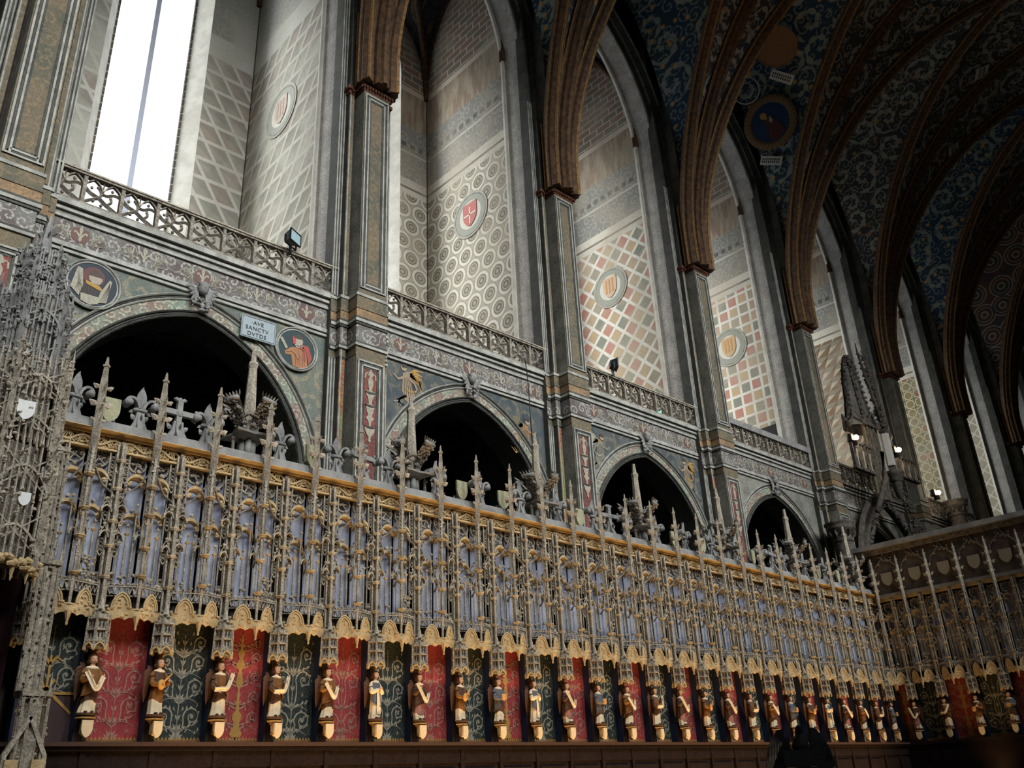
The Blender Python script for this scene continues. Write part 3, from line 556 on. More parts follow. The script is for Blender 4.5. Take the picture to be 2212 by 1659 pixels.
# ---- balustrades
def tracery_unit(w):
    m = MB(); N = (0, 1, 0); z0, z1 = 8.94, 9.46; h = z1 - z0; P = lambda pts: [(x, 0, z0 + z) for x, z in (smooth(pts) if len(pts) > 2 else pts)]
    m.bar(P([(0, 0), (0, h)]), .06, .10, N, LACE2); m.bar(P([(w / 2, .28), (w / 2, h)]), .025, .07, N, LACE2, diamond=True)
    m.bar(P([(0, .32), (w * .08, .43), (w * .25, h), ]), .022, .06, N, LACE2); m.bar(P([(w * .25, h), (w * .42, .43), (w / 2, .32)]), .022, .06, N, LACE2)
    m.bar(P([(w / 2, .32), (w * .58, .43), (w * .75, h)]), .022, .06, N, LACE2); m.bar(P([(w * .75, h), (w * .92, .43), (w, .32)]), .022, .06, N, LACE2)
    m.bar(P([(0, .34), (w * .18, .25), (w * .42, .2), (w * .62, .12), (w * .85, .05), (w, .0)]), .085, .10, N, LACE2, diamond=True)
    m.bar(P([(w * .5, .30), (w * .62, .30), (w * .8, .36), (w, .34)]), .06, .09, N, LACE2, diamond=True); m.bar(P([(0, .02), (w * .2, .12), (w * .4, .2)]), .06, .09, N, LACE2, diamond=True)
    m.bar(P([(w * .42, .2), (w * .46, .3), (w * .36, .4)]), .05, .08, N, LACE2, diamond=True); m.bar(P([(w * .62, .12), (w * .74, .2), (w * .72, .29)]), .05, .08, N, LACE2, diamond=True)
    for a, b in ((.2, .36), (.36, .4), (.72, .27), (.74, .42), (.28, .12), (.5, .08)): m.ball((w * a, 0, z0 + b), .028, .035, .028, LACE2, 6, 4)
    return m
blab = ['carved tracery balustrade below the big bright window', 'carved tracery balustrade below the ringed chapel wall', 'carved tracery balustrade below the diagonal checkered chapel wall', 'balustrade with a thick pale rail below the square checkered wall',
        'shadowed balustrade behind the canopied tribune', 'far balustrade left of the short capital column', 'far balustrade beyond the loft slab', 'farthest balustrade at the right edge']
for k, x0, x1 in BAYS[:6]:
    L = x0 + .42; R = x1 - .46; n = round((R - L) / .62); w = (R - L) / n
    b = empty('balustrade', (L, YA - .06, 0), label=blab[k - 1], cat='balustrade', group='gallery balustrades')
    me = tracery_unit(w).mesh('tracery_panel')
    for i in range(n): link('tracery_panel', me, b, (i * w, 0, 0))
    m = MB(); m.box(0, R - L, -.06, .06, 8.89, 8.945, LACE2); m.build('base_rail', b)
    m = MB()
    if k == 4: m.box(0, R - L, -.10, .09, 9.44, 9.62, DUST)
    else: m.box(0, R - L, -.07, .06, 9.46, 9.50, LACE2); m.box(0, R - L, -.09, .07, 9.50, 9.53, LACE)
    m.build('hand_rail', b)

# ---- chapels with windows
REVM = stone('glare_white_stone', S(226, 220, 206), S(204, 198, 184), 3.0, False, .2)  # near-white tone paints in daylight glare on reveals and jamb edges
def lancet(half, rise, zs, z0, n=10): return [(-half, z0)] + [(x, zs + z) for x, z in pointed(half, rise, n)] + [(half, z0)]
CH_Z, CH_R = 20.2, 3.5
def gpro(t): 
    t = min(1, t); return CH_R * math.sqrt(max(0, (1 - t) * (1 + .62 * t))) if t < 1 else 0
def chapel(k, x0, x1):
    xc = (x0 + x1) / 2; xl = x0 + .67; xr = x1 - .67; h = (xr - xl) / 2; Y0 = 13.9; yc = (Y0 + YB) / 2; hy = (YB - Y0) / 2
    root = empty('wall_chapel', (xc, 0, 0), kind='structure'); top = [(yc + hy * t, CH_Z + gpro(abs(t))) for t in [-1 + .1 * i for i in range(21)]]
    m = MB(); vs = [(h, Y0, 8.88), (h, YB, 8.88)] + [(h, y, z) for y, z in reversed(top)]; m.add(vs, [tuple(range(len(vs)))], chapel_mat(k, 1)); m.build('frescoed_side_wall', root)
    m = MB(); vs = [(-h, YB, 8.88), (-h, Y0, 8.88)] + [(-h, y, z) for y, z in top]; m.add(vs, [tuple(range(len(vs)))], PGREY); m.build('plain_side_wall', root)
    bm = chapel_mat(k, 0); wh, wg, zs, zi = 1.22, .92, 20.7, 10.7; SPL = .55
    m = MB(); lo = lancet(wh, 2.1, zs, zi); n = len(lo)
    ol = [(-h, zi), (-h, zs)] + [(x * h / wh, 24.3) for x, z in lo[2:-2]] + [(h, zs), (h, zi)]
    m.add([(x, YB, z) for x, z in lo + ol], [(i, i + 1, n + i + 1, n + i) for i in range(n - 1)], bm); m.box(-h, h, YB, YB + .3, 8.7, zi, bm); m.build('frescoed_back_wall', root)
    m = MB(); li = lancet(wg, 1.75, zs, zi + .1); m.add([(x, YB, z) for x, z in lo] + [(x, YB + SPL, z) for x, z in li], [(i, n + i, n + i + 1, i + 1) for i in range(n - 1)] + [(0, n - 1, 2 * n - 1, n)], REVM); m.build('splayed_reveal', root)
    m = MB()
    for i in range(44):                                        # brick toothing of the right-hand reveal edge
        z = zi + .3 + i * .24; m.box(wg - .02, wg + .05 + .03 * (i % 2), YB + SPL - .06, YB + SPL, z, z + .19, PBROWN); m.box(-wg - .05, -wg + .02, YB + SPL - .06, YB + SPL, z, z + .19, PBROWN)
    m.build('brick_toothing', root)
    w = empty('window_%d' % k, (xc, YB + SPL + .01, 0), kind='structure')
    for s in (-1, 1):
        m = MB(); pts = [(s * .05, zi), (s * wg, zi), (s * wg, zs)] + [(s * abs(x), zs + z) for x, z in pointed(wg, 1.75, 10)[10:-1]][::-1] + [(s * .05, zs + 1.68)]
        m.plate(pts, .02, GLASS, lambda a, b, c: (a, c, b)); m.build('pane', w)
    m = MB(); m.box(-.06, .06, -.03, .02, zi, zs + 1.7, LEAD); m.build('mullion', w)
    m = MB(); m.sweep([(x, -.01, z) for x, z in li], [(-.03, -.03), (.05, -.03), (.05, .03), (-.03, .03)], (0, 1, 0), LEAD); m.build('window_frame', w)
    # chapel vault
    m = MB(); n = 20; vs = []; fs = []
    for j in range(n + 1):
        for i in range(n + 1):
            a = sin((-1 + 2 * i / n) * pi / 2); b = sin((-1 + 2 * j / n) * pi / 2); vs.append((a * h, yc + b * hy, CH_Z + gpro(min(abs(a), abs(b)))))
    fs = [(j * (n + 1) + i, (j + 1) * (n + 1) + i, (j + 1) * (n + 1) + i + 1, j * (n + 1) + i + 1) for j in range(n) for i in range(n)]
    m.add(vs, fs, CVAULT, True); m.build('chapel_vault', root)
    m = MB(); pr = [(.05, -.08), (-.05, -.09), (-.12, -.05), (-.14, 0), (-.12, .05), (-.05, .09), (.05, .08)]
    for sx in (-1, 1):
        for sy in (-1, 1):
            D = Vector((-sx * h, -sy * hy, 0)).normalized(); pth = [(sx * h * t, yc + sy * hy * t, CH_Z + gpro(t)) for t in [1 - (i / 12) ** 1.6 for i in range(13)]]
            m.sweep([(sx * h, yc + sy * hy, CH_Z - 1.2 if sy < 0 else CH_Z - .2)] + pth, pr, (-D.y, D.x, 0), RIB)
        m.sweep([(sx * (h - .03), y, z) for y, z in top], [(.04, -.06), (-.12, -.05), (-.12, .05), (.04, .06)], (1, 0, 0), RIB)
    m.build('chapel_rib', root)
    # opening towards the nave: jambs, bead, archivolt, wall above
    OZ = 18.6; OR_ = 4.75; N = (0, 1, 0)
    pi_ = [(x, z) for x, z in lancet(h, OR_, OZ, 8.88, 14)]; po = [(x * (1 + .07 / h) if True else x, z + (.05 if abs(x) < h * .99 else 0)) for x, z in pi_]; n = len(pi_)
    m = MB(); m.add([(x, 13.95, z) for x, z in pi_] + [(x, 13.34, z) for x, z in po], [(i, i + 1, n + i + 1, n + i) for i in range(n - 1)], JAMB); m.build('speckled_jamb', root)
    m = MB(); m.sweep([(x, 13.95, z) for x, z in pi_], [(-.075, -.03), (-.04, -.07), (.03, -.05), (.03, .05), (-.05, .06)], N, REVM); m.build('jamb_bead', root)  # white bead mimics the light caught along the jamb edge
    pth = [(x, 13.34, z) for x, z in po]
    m = MB()
    for q0, q1, p0, d, mt in ((0, .05, .0, .05, PLIGHT), (.05, .12, -.02, .06, PBLUE), (.12, .17, -.06, .07, PBLUE), (.17, .24, -.1, .09, PGREY)): m.sweep(pth, ROLL(q0, q1, p0, d), N, mt)
    m.build('jamb_moulding', root)
    m = MB(); pa = [p for p in pth[1:-1]]
    m.sweep(pa, [(.23, .1), (.23, -.22), (.30, -.32), (.42, -.34), (.50, -.26), (.52, .1)], N, PBLUE); m.sweep(pa, ROLL(.30, .40, -.33, .05), N, PGREY); m.build('wall_arch', root)
    hb = (x1 - x0) / 2; m = MB(); ol = [(max(-hb, min(hb, x * hb / h)), 8.9 if i in (0, n - 1) else web_z(xc + x * hb / h, 12.7, xc, hb) + .25) for i, (x, z) in enumerate(pi_)]
    m.add([(x, 13.3, z) for x, z in po] + [(x, 13.3, z) for x, z in ol], [(i, i + 1, n + i + 1, n + i) for i in range(n - 1)], PBLUE); m.build('upper_wall', root)
    return root
CH = {k: chapel(k, a, b) for k, a, b in BAYS}
# coats of arms on the lit side walls
def shield_poly(w, h): return [(-w, h * .5), (w, h * .5), (w, -.05 * h), (w * .82, -.25 * h), (w * .5, -.4 * h), (0, -.52 * h), (-w * .5, -.4 * h), (-w * .82, -.25 * h), (-w, -.05 * h)]
def arms(k, y, z, R, c1, c2, cross, lb):
    x1 = PIER[k + 1] - .67; e = empty('painted_coat_of_arms', (x1 - .012, y, z), -pi / 2, label=lb, cat='coat of arms', group='arms painted on chapel walls')
    m = ring_mesh(R, [(.0, .62, plain('pale_field_paint', S(206, 200, 184)), .0), (.62, .86, plain('grey_green_wreath_paint', S(150, 150, 134)), .0), (.86, .92, PLIGHT, .01), (.92, 1.0, plain('grey_olive_ring_paint', S(168, 162, 142)), .0)], -.006); m.build('painted_wreath', e)
    m = MB(); m.plate(shield_poly(.27 * R / .68, .70 * R / .68), .006, c1, FR(-.016))
    if cross: m.plate([(-.025, .25), (.025, .25), (.025, -.3), (-.025, -.3)], .003, c2, FR(-.023)); m.plate([(-.25, .02), (.25, .02), (.25, -.03), (-.25, -.03)], .003, c2, FR(-.023))
    else:
        for i in range(3): m.plate([(-.17 + .13 * i, .3), (-.11 + .13 * i, .3), (-.11 + .13 * i, -.2), (-.17 + .13 * i, -.2)], .003, c2, FR(-.023))
    m.build('painted_shield', e)
CR = plain('rose_shield_paint', S(186, 96, 84)); CO = plain('ochre_stripe_paint', S(190, 140, 80)); CW = plain('cream_cross_paint', S(216, 206, 186))
arms(1, 15.75, 15.2, .72, plain('faded_beige_paint', S(186, 168, 146)), plain('faded_rose_paint', S(176, 140, 122)), False, 'faded striped arms in a ring on the pale wall by the big window')
arms(2, 15.55, 14.65, .72, CR, CW, True, 'red shield with a white cross ringed on the circle-patterned wall')
arms(3, 15.6, 14.5, .70, plain('faded_peach_paint', S(204, 170, 140)), CO, False, 'ochre striped arms ringed on the diagonal checkered wall')
arms(4, 15.3, 14.1, .72, plain('sand_shield_paint', S(196, 162, 120)), CO, False, 'ochre striped arms ringed on the square checkered wall')
# doorway low in the fourth chapel wall, its darkness a painted black block
m = MB(); xw = PIER[5] - .67; m.box(xw - .02, xw + .2, 13.98, 14.75, 8.9, 10.75, INK); m.box(xw - .03, xw + .1, 14.75, 14.82, 8.9, 10.8, PLIGHT); d_ = m.build('door_1', kind='structure')

# ---- great vault
vroot = empty('ceiling', (0, 0, 0), kind='structure')
NV = 36
for k, x0, x1 in [(0, PIER[0], PIER[1])] + BAYS:
    xc = (x0 + x1) / 2; hb = (x1 - x0) / 2; m = MB(); vs = []
    par = [sin((-1 + 2 * i / NV) * pi / 2) for i in range(NV + 1)]
    for b in par:
        for a in par: vs.append((xc + a * hb, YC + b * HW, web_z(xc + a * hb, YC + b * HW, xc, hb)))
    K = NV + 1
    for j in range(NV):
        for i in range(NV):
            q = (j * K + i, (j + 1) * K + i, (j + 1) * K + i + 1, j * K + i + 1)
            A, B = par[i] + par[i + 1], par[j] + par[j + 1]
            if (A > 0) == (B > 0): m.f.extend([(q[0], q[1], q[2]), (q[0], q[2], q[3])]); t = 2
            else: m.f.extend([(q[0], q[1], q[3]), (q[1], q[2], q[3])]); t = 2
            mt = m.mi((VAULT2 if k in (5, 8) else OVAULT if k >= 7 else VAULT) if abs(B) >= abs(A) else VAULT2)
            m.m.extend([mt] * t); m.sm.extend([False] * t)
    m.v = vs; wo = m.build('vault_web', vroot)
    ax = [0.0]; ay = [0.0]                                     # painted pattern follows the curved surface
    for i in range(NV):
        ax.append(ax[-1] + math.hypot((par[i + 1] - par[i]) * hb, hprof(abs(par[i + 1])) - hprof(abs(par[i])))); ay.append(ay[-1] + math.hypot((par[i + 1] - par[i]) * HW, hprof(abs(par[i + 1])) - hprof(abs(par[i]))))
    me = wo.data; ul = me.uv_layers.new(name='UVMap'); dat = []
    for p in me.polygons:
        js = [v // K for v in p.vertices]; is_ = [v % K for v in p.vertices]; A = sum(par[i] for i in is_); B = sum(par[j] for j in js); big = abs(B) > abs(A)
        for i, j in zip(is_, js): dat += [ax[i] + 3.1 * k, par[j] * HW] if big else [ay[j] + 7.7 * k, par[i] * hb]
    ul.data.foreach_set('uv', dat)
    pr = [(q * 1.25, p * 1.35) for q, p in [(.12, -.13), (-.02, -.14), (-.06, -.10), (-.13, -.09), (-.17, -.05), (-.21, 0), (-.17, .05), (-.13, .09), (-.06, .10), (-.02, .14), (.12, .13)]]
    for sx in (-1, 1):
        for sy in (1, -1):
            P0 = Vector((xc + sx * (hb - .30), YC + sy * (HW - .02), 0)); P1 = Vector((xc, YC, 0)); D = (P1 - P0).normalized(); N = (-D.y, D.x, 0)
            pth = [(P0.x, P0.y, 14.02), (P0.x, P0.y, 14.6)] + [tuple(P0 + (P1 - P0) * (1 - t)) for t in [1 - (i / 22) ** 1.9 for i in range(23)]]
            pth = [(p[0], p[1], p[2] if i < 2 else hprof(1 - ((i - 2) / 22) ** 1.9) - .06) for i, p in enumerate(pth)]
            m = MB(); m.sweep(pth, pr, N, RIB)
            if sy > 0:
                for p in (-.175, .175): m.sweep(pth, [(-.02, p - .026), (-.06, p), (-.02, p + .026), (.02, p)], N, RIBG)
                m.sweep(pth, [(-.245, -.04), (-.30, 0), (-.245, .04)], N, RIBG)
            m.build('diagonal_rib', vroot)
prT = [(.12, -.30), (-.05, -.31), (-.10, -.26), (-.08, -.22), (-.16, -.20), (-.22, -.14), (-.19, -.10), (-.26, -.06), (-.28, 0), (-.26, .06), (-.19, .10), (-.22, .14), (-.16, .20), (-.08, .22), (-.10, .26), (-.05, .31), (.12, .30)]
prT = [(q * 1.1, p * .85) for q, p in prT]
for k in range(1, 10):
    for sy in (1, -1):
        pth = [(PIER[k], YC + sy * (HW - .05), 14.02), (PIER[k], YC + sy * (HW - .05), 14.6)] + [(PIER[k], YC + sy * (HW - .05) * t, hprof(t) - .05) for t in [1 - (i / 26) ** 1.9 for i in range(27)]]
        m = MB(); m.sweep(pth, prT, (sy, 0, 0), RIB)
        if sy > 0:
            for p in (-.26, .26, 0): m.sweep(pth, [(-.06 if p else -.26, p - .025), (-.10 if p else -.31, p), (-.06 if p else -.26, p + .025)], (1, 0, 0), RIBG)
        m.build('transverse_rib', vroot)
    m = MB()                                                    # springer: the bundle between ring and ribs
    m.frus((PIER[k], 12.95), 14.02, 15.6, .36, .36, RIB, 8, pi / 8)
    for a in (-.42, -.3, -.18, .18, .3, .42): m.frus((PIER[k] + a, 12.66 + abs(a) * .5), 14.02, 16.2, .035, .03, RIBG if abs(a) != .3 else RIB, 6)
    m.build('springer', vroot)
# wall opposite, with its tall window openings
m = MB(); ys = -4.75
xsw = [(-6, 0), (0, 0), (5.3, 0), (11.3, 0), (17.2, 0), (23.1, 0)]
m.box(-9, 60, ys - .4, ys, -1.65, 11.0, PGREY); m.box(-9, 60, ys - .4, ys, 22, 26, PGREY); pr_ = -9
for x in (-6, 0, 5.3, 11.3, 17.2, 23.1, 61): m.box(pr_, x - .95, ys - .4, ys, 11, 22, PGREY); pr_ = x + .95
m.build('wall_south', kind='structure')
m = MB(); m.box(-9.2, -9, -5, 18, -1.65, 26, PGREY); m.build('wall_west', kind='structure'); m = MB(); m.box(52.2, 52.6, -5, 18, -1.65, 26, PGREY); m.build('wall_east', kind='structure')
m = MB(); m.box(-9, 53, -9, 19, 26.3, 26.5, DARKST); m.build('roof', kind='structure')
m = MB()
for x in PIER: m.box(x - .69, x + .69, YB - .02, YB + .7, -1.65, 26.3, PBLUE)
m.box(-9, 53, YB + .02, YB + .4, 24.2, 26.3, PBLUE); m.box(-9, PIER[1], YB, YB + .4, -1.65, 26.3, PBLUE); m.box(PIER[9], 53, YB, YB + .4, -1.65, 26.3, PBLUE); m.build('wall_north_sun_block', kind='structure')  # unseen pieces added to stop sun leaking above and between the chapels

# ================================================================== CHOIR SCREEN
YS, SW, SX0 = 9.0, 0.6255, 2.997
def sx(n): return SX0 + SW * n
ZL, ZP, ZF0, ZF1, ZS = 0.585, 1.72, 3.355, 3.50, 3.60      # ledge, panel top, frieze, slab top
# ---- one stall canopy, three carved variants of each lacy part
def lace(m, x0, x1, y, z0, z1, st, mat, t=.008):       # openwork of crossing bars
    w = x1 - x0; n = max(1, round((z1 - z0) / st)); h = (z1 - z0) / n
    for i in range(n):
        z = z0 + i * h; m.bar([(x0, y, z), (x1, y, z + h)], t, t, (0, 1, 0), mat); m.bar([(x1, y, z), (x0, y, z + h)], t, t, (0, 1, 0), mat)
        if i % 2 == 0: m.crumb(((x0 + x1) / 2, y - .004, z + h / 2), .013, mat)
def pinnacle(m, x, y, z0, z1, r, mat, crock=(), square=True):
    L = z1 - z0
    m.frus((x, y), z0, z0 + L * .62, r, r * .9, mat, 4, 0); m.frus((x, y), z0 + L * .62, z0 + L * .88, r * .92, r * .55, mat, 4, 0); m.frus((x, y), z0 + L * .875, z0 + L * .90, r * .85, r * .85, mat, 4, 0)
    m.frus((x, y), z0 + L * .90, z1, r * .5, r * .22, mat, 4, 0)
    for z, s in crock:
        for a in range(4):
            d = Vector((cos(a * pi / 2), sin(a * pi / 2), 0)); b = Vector((x, y, z)) + d * r * .7
            m.leaf(b, b + d * s + Vector((0, 0, s * .55)), s * .33, (-d.y, d.x, 0), mat); m.crumb(b + d * s * .5, s * .22, mat)
def canopy_parts(seed):
    R = random.Random(seed); st = random.getstate(); random.seed(seed); w = SW; out = []
    # niches of plain bluish plaster
    m = MB()
    for x0, x1 in ((.095, .30), (.325, .54)):
        n = 6; pts = [(x0 + (x1 - x0) * i / n, .03 + .07 * sin(pi * i / n)) for i in range(n + 1)]
        m = MB(); vs = [(x, y, 1.95) for x, y in pts] + [(x, y, 3.36) for x, y in pts]; m.add(vs, [(i, i + 1, n + i + 2, n + i + 1) for i in range(n)], BLUE, True)
        out.append(('plaster_niche', m))
    m = MB(); m.box(0, w, .16, .18, 1.7, 3.5, DARKST); out.append(('back_slab', m))
    # main side shafts
    m = MB()
    for dx, y, r in ((0, -.10, .019), (.036, -.06, .013), (-.036, -.06, .013)): m.frus((dx, y), 1.72, 3.42, r, r, LACE, 5, 0)
    m.frus((0, -.05), 1.7, 3.45, .022, .022, LACE2, 4, pi / 4)
    for z in (2.02, 2.32, 2.62, 2.95, 3.2):
        z += R.uniform(-.03, .03); m.frus((0, -.08), z, z + .018, .045, .05, LACE, 6, 0); m.frus((0, -.08), z + .018, z + .03, .052, .052, GLOWST, 6, 0)
    for z, s in ((2.5, .035), (2.85, .035), (3.1, .03)):
        for d in (-1, 1): m.leaf((d * .02, -.09, z), (d * (.02 + s), -.1, z + s * .9), .012, (0, 1, 0), LACE)
    out.append(('clustered_shaft', m))
    # lace strips with slots beside the shafts
    for x0, x1 in ((.045, .10), (.53, .585)):
        m = MB()
        for z0, z1 in ((2.0, 2.12), (2.30, 2.46), (2.66, 2.84), (3.06, 3.30)):
            z0 += R.uniform(-.02, .02); lace(m, x0, x1, -.03, z0, z1, .04, LACE2); m.box(x0, x1, -.022, .0, z0, z1, LACE2)
            m.bar([(x0, -.035, z0), ((x0 + x1) / 2, -.035, z0 - .04)], .009, .02, (0, 1, 0), LACE); m.bar([((x0 + x1) / 2, -.035, z0 - .04), (x1, -.035, z0)], .009, .02, (0, 1, 0), LACE)
        for x in (x0, x1): m.frus((x, -.03), 1.95, 3.36, .009, .008, LACE, 4, 0)
        out.append(('lace_strip', m))
    # secondary shafts and flying arches
    m = MB()
    for x in (.165, .235, .40, .47): 
        zt = R.choice((2.42, 2.5, 2.72)); zb = 1.96; m.frus((x, -.045), zb, zt, .011, .009, LACE, 5, 0); m.frus((x, -.045), zt, zt + .02, .014, .03, GLOWST, 5, 0); m.frus((x, -.045), zt + .02, zt + .13, .014, .004, LACE, 4, 0)
        m.crumb((x, -.05, zt + .1), .018, LACE)
    for x0, x1, z in ((.02, .12, 2.44), (.235, .31, 2.46), (.315, .40, 2.44), (.52, .60, 2.42), (.02, .12, 2.76), (.5, .6, 2.74)):
        z += R.uniform(-.04, .04); h = .05 + .2 * (x1 - x0); a = [(x0 + (x1 - x0) / 2 + x, -.06, z + q) for x, q in pointed((x1 - x0) / 2, h, 4)]
        m.bar(a, .014, .05, (0, 1, 0), LACE); m.bar([(x0, -.06, z + h * .5), ((x0 + x1) / 2, -.06, z + h + .06), (x1, -.06, z + h * .5)], .010, .02, (0, 1, 0), LACE); m.crumb(((x0 + x1) / 2, -.06, z + h + .07), .02, LACE)
    for j in range(20): m.crumb((R.choice((.03, .08, .1, .52, .57, .31)) + R.uniform(-.03, .03), -.05 + R.uniform(-.03, .02), R.choice((2.46, 2.5, 2.75, 2.8, 3.0)) + R.uniform(-.05, .05)), R.uniform(.010, .02), LACE)
    for (a, b) in (((.04, -.05, 2.9), (.30, -.14, 3.18)), ((.59, -.05, 2.9), (.33, -.14, 3.18))): m.bar([a, ((a[0] + b[0]) / 2, -.08, 2.98), b], .014, .03, (0, 1, 0), LACE2)
    out.append(('flying_tracery', m))
    # cusped heads with projecting hoods, lit from below
    for x0, x1 in ((.10, .295), (.335, .535)):
        m = MB(); xc = (x0 + x1) / 2; h = (x1 - x0) / 2
        for zz, pj in ((2.98, .10), (2.62, .06)):
            zz += R.uniform(-.03, .03); a = [(xc + x * 1.02, z) for x, z in pointed(h, h * 1.1, 6)]
            n = len(a); vs = [(x, .06, zz + z) for x, z in a] + [(x, .06 - pj, zz + z + .015) for x, z in a] + [(x, .06 - pj, zz + z + .05) for x, z in a]
            m.add(vs, [(i, i + 1, n + i + 1, n + i) for i in range(n - 1)] + [(n + i, n + i + 1, 2 * n + i + 1, 2 * n + i) for i in range(n - 1)], GLOWST, False)
            for i in (2, 3, 9, 10): m.crumb((a[i][0] * .9 + xc * .1, .06 - pj * .8, zz + a[i][1] - .02), .022, GLOWST)
            m.crumb((xc, .06 - pj, zz + h * 1.1 + .07), .025, LACE)
        out.append(('cusped_hood', m))
    # heart-shaped plaster plates and traceried roundels under the frieze
    for x0, x1 in ((.10, .30), (.33, .54)):
        m = MB(); xc = (x0 + x1) / 2; rr = (x1 - x0) / 2 - .01
        m.bar([(xc + rr * cos(t), .03, 3.27 + rr * .95 * sin(t)) for t in [2 * pi * i / 12 for i in range(12)]], .018, .03, (0, 1, 0), LACE, True)
        for i in range(3): a = R.uniform(0, 3) + i * 2.1; m.bar([(xc, .03, 3.27), (xc + rr * cos(a), .03, 3.27 + rr * sin(a))], .012, .02, (0, 1, 0), LACE)
        for i in range(10): m.crumb((xc + R.uniform(-rr, rr) * .7, .03, 3.27 + R.uniform(-.02, rr * .8)), .017, LACE)
        out.append(('traceried_roundel', m))
    # front pinnacle over the pendant
    m = MB(); x, y = w / 2, -.17
    pinnacle(m, x, y, 3.40, 4.29, .043, LACE, ((3.74, .09), (3.93, .075), (3.58, .05))); m.frus((x, y), 1.72, 3.34, .016, .018, LACE, 5, 0); m.frus((x, y), 3.3, 3.41, .018, .046, LACE, 4, 0)
    for dx in (-.028, .028): m.frus((x + dx, y + .01), 2.66, 3.4, .012, .012, LACE2, 4, 0); m.frus((x + dx, y + .01), 3.4, 3.56, .014, .003, LACE, 4, 0)
    for z0, z1 in ((2.68, 2.92), (3.02, 3.3)): lace(m, x - .028, x + .028, y, z0, z1, .045, LACE2)
    for z in (2.05, 2.36, 2.66, 2.98):
        z += R.uniform(-.03, .03); m.frus((x, y), z, z + .02, .034, .052, LACE, 6, 0); m.frus((x, y), z + .02, z + .032, .054, .054, GLOWST, 6, 0)
    for dx in (-.035, .035): m.frus((x + dx, y + .03), 1.9, 2.95, .010, .008, LACE, 4, 0); m.frus((x + dx, y + .03), 2.95, 3.2, .012, .003, LACE, 4, 0)
    for j in range(9): m.crumb((x + R.uniform(-.03, .03), y - .01, R.uniform(2.2, 3.3)), .014, LACE)
    for z in (2.36, 2.98): m.bar([(x, y, z), (x, y + .1, z + .06), (x, .0, z)], .016, .02, (1, 0, 0), LACE)
    out.append(('front_pinnacle', m))
    # projecting hood with two gablets and a hanging pendant
    m = MB(); F0 = [(0.03, -.05), (w / 2, -.17), (w - .03, -.05)]
    def facet(i, a, b, y=0.0):      # point at fraction a along facet i, height b
        p, q = F0[i], F0[i + 1]; return (p[0] + (q[0] - p[0]) * a, p[1] + (q[1] - p[1]) * a - y, b)
    for i in (0, 1):
        P2 = lambda a, b, c, i=i: facet(i, a, b, c)
        lowz = lambda a: 1.668 + .022 * abs(sin(a * pi * 3))
        poly = [(a / 12, lowz(a / 12)) for a in range(13)] + [(1, 1.775), (.80, 1.775)] + [(.5 + .28 * x, 1.78 + z) for x, z in reversed([(p, q * .108) for p, q in pointed(1.0, 1.3, 5)])] + [(.20, 1.775), (0, 1.775)]
        m.plate(poly, .02, GLOWST, P2)
        for off in (.0, .07): m.bar([facet(i, .5 + (.28 - off) * p, 1.78 + q * .113 * (1 - off * 2.5), .024) for p, q in pointed(1.0, 1.3, 6)], .014, .014, (-F0[i + 1][1] + F0[i][1], F0[i + 1][0] - F0[i][0], 0), GLOWST)
        for j in range(7): m.crumb(facet(i, R.uniform(.1, .9), R.uniform(1.70, 1.80), .02), .018, GLOWST)
        for j in range(5): m.crumb(facet(i, .5 + R.uniform(-.2, .2), R.uniform(1.80, 1.88), .02), .014, GLOWST)
    m.add([(0.03, -.03, 1.76), (w / 2, -.2, 1.76), (w - .03, -.03, 1.76), (w - .03, .14, 1.76), (.03, .14, 1.76)], [(0, 4, 3, 2, 1)], GLOWST)
    m.frus((w / 2, -.185), 1.58, 1.70, .006, .034, GLOWST, 6, 0); m.ball((w / 2, -.185, 1.585), .014, .014, .018, GLOWST, 6, 4)
    for s in (0.05, w - .05): m.frus((s, -.05), 1.60, 1.72, .006, .03, GLOWST, 5, 0)
    out.append(('gabled_hood', m))
    m = MB()
    for i in (0, 1):
        m.bar([facet(i, 0, 1.985), facet(i, 1, 1.985)], .012, .02, (0, 1, 0), LACE); m.bar([facet(i, 0, 1.90, -.03), facet(i, 1, 1.90, -.03)], .012, .02, (0, 1, 0), LACE)
        for j in range(7):
            a, b = j / 7, (j + 1) / 7; m.bar([facet(i, a, 1.91), facet(i, (a + b) / 2, 1.975), facet(i, b, 1.91)], .009, .012, (0, 1, 0), LACE); m.crumb(facet(i, (a + b) / 2, 2.005), .016, LACE)
        for j in range(10): m.crumb(facet(i, R.random(), 1.98 + R.random() * .13, -.03), R.uniform(.012, .024), LACE)
    if seed % 3 == 1:
        for j in range(46): m.crumb((w * .72 + R.gauss(0, .03), -.08, 1.95 + R.random() ** 1.5 * .3), .02, LACE)
    out.append(('traceried_railing', m)); random.setstate(st)
    return [(n, q.mesh(n)) for n, q in out]
CVAR = [canopy_parts(s) for s in (1, 2, 3)]
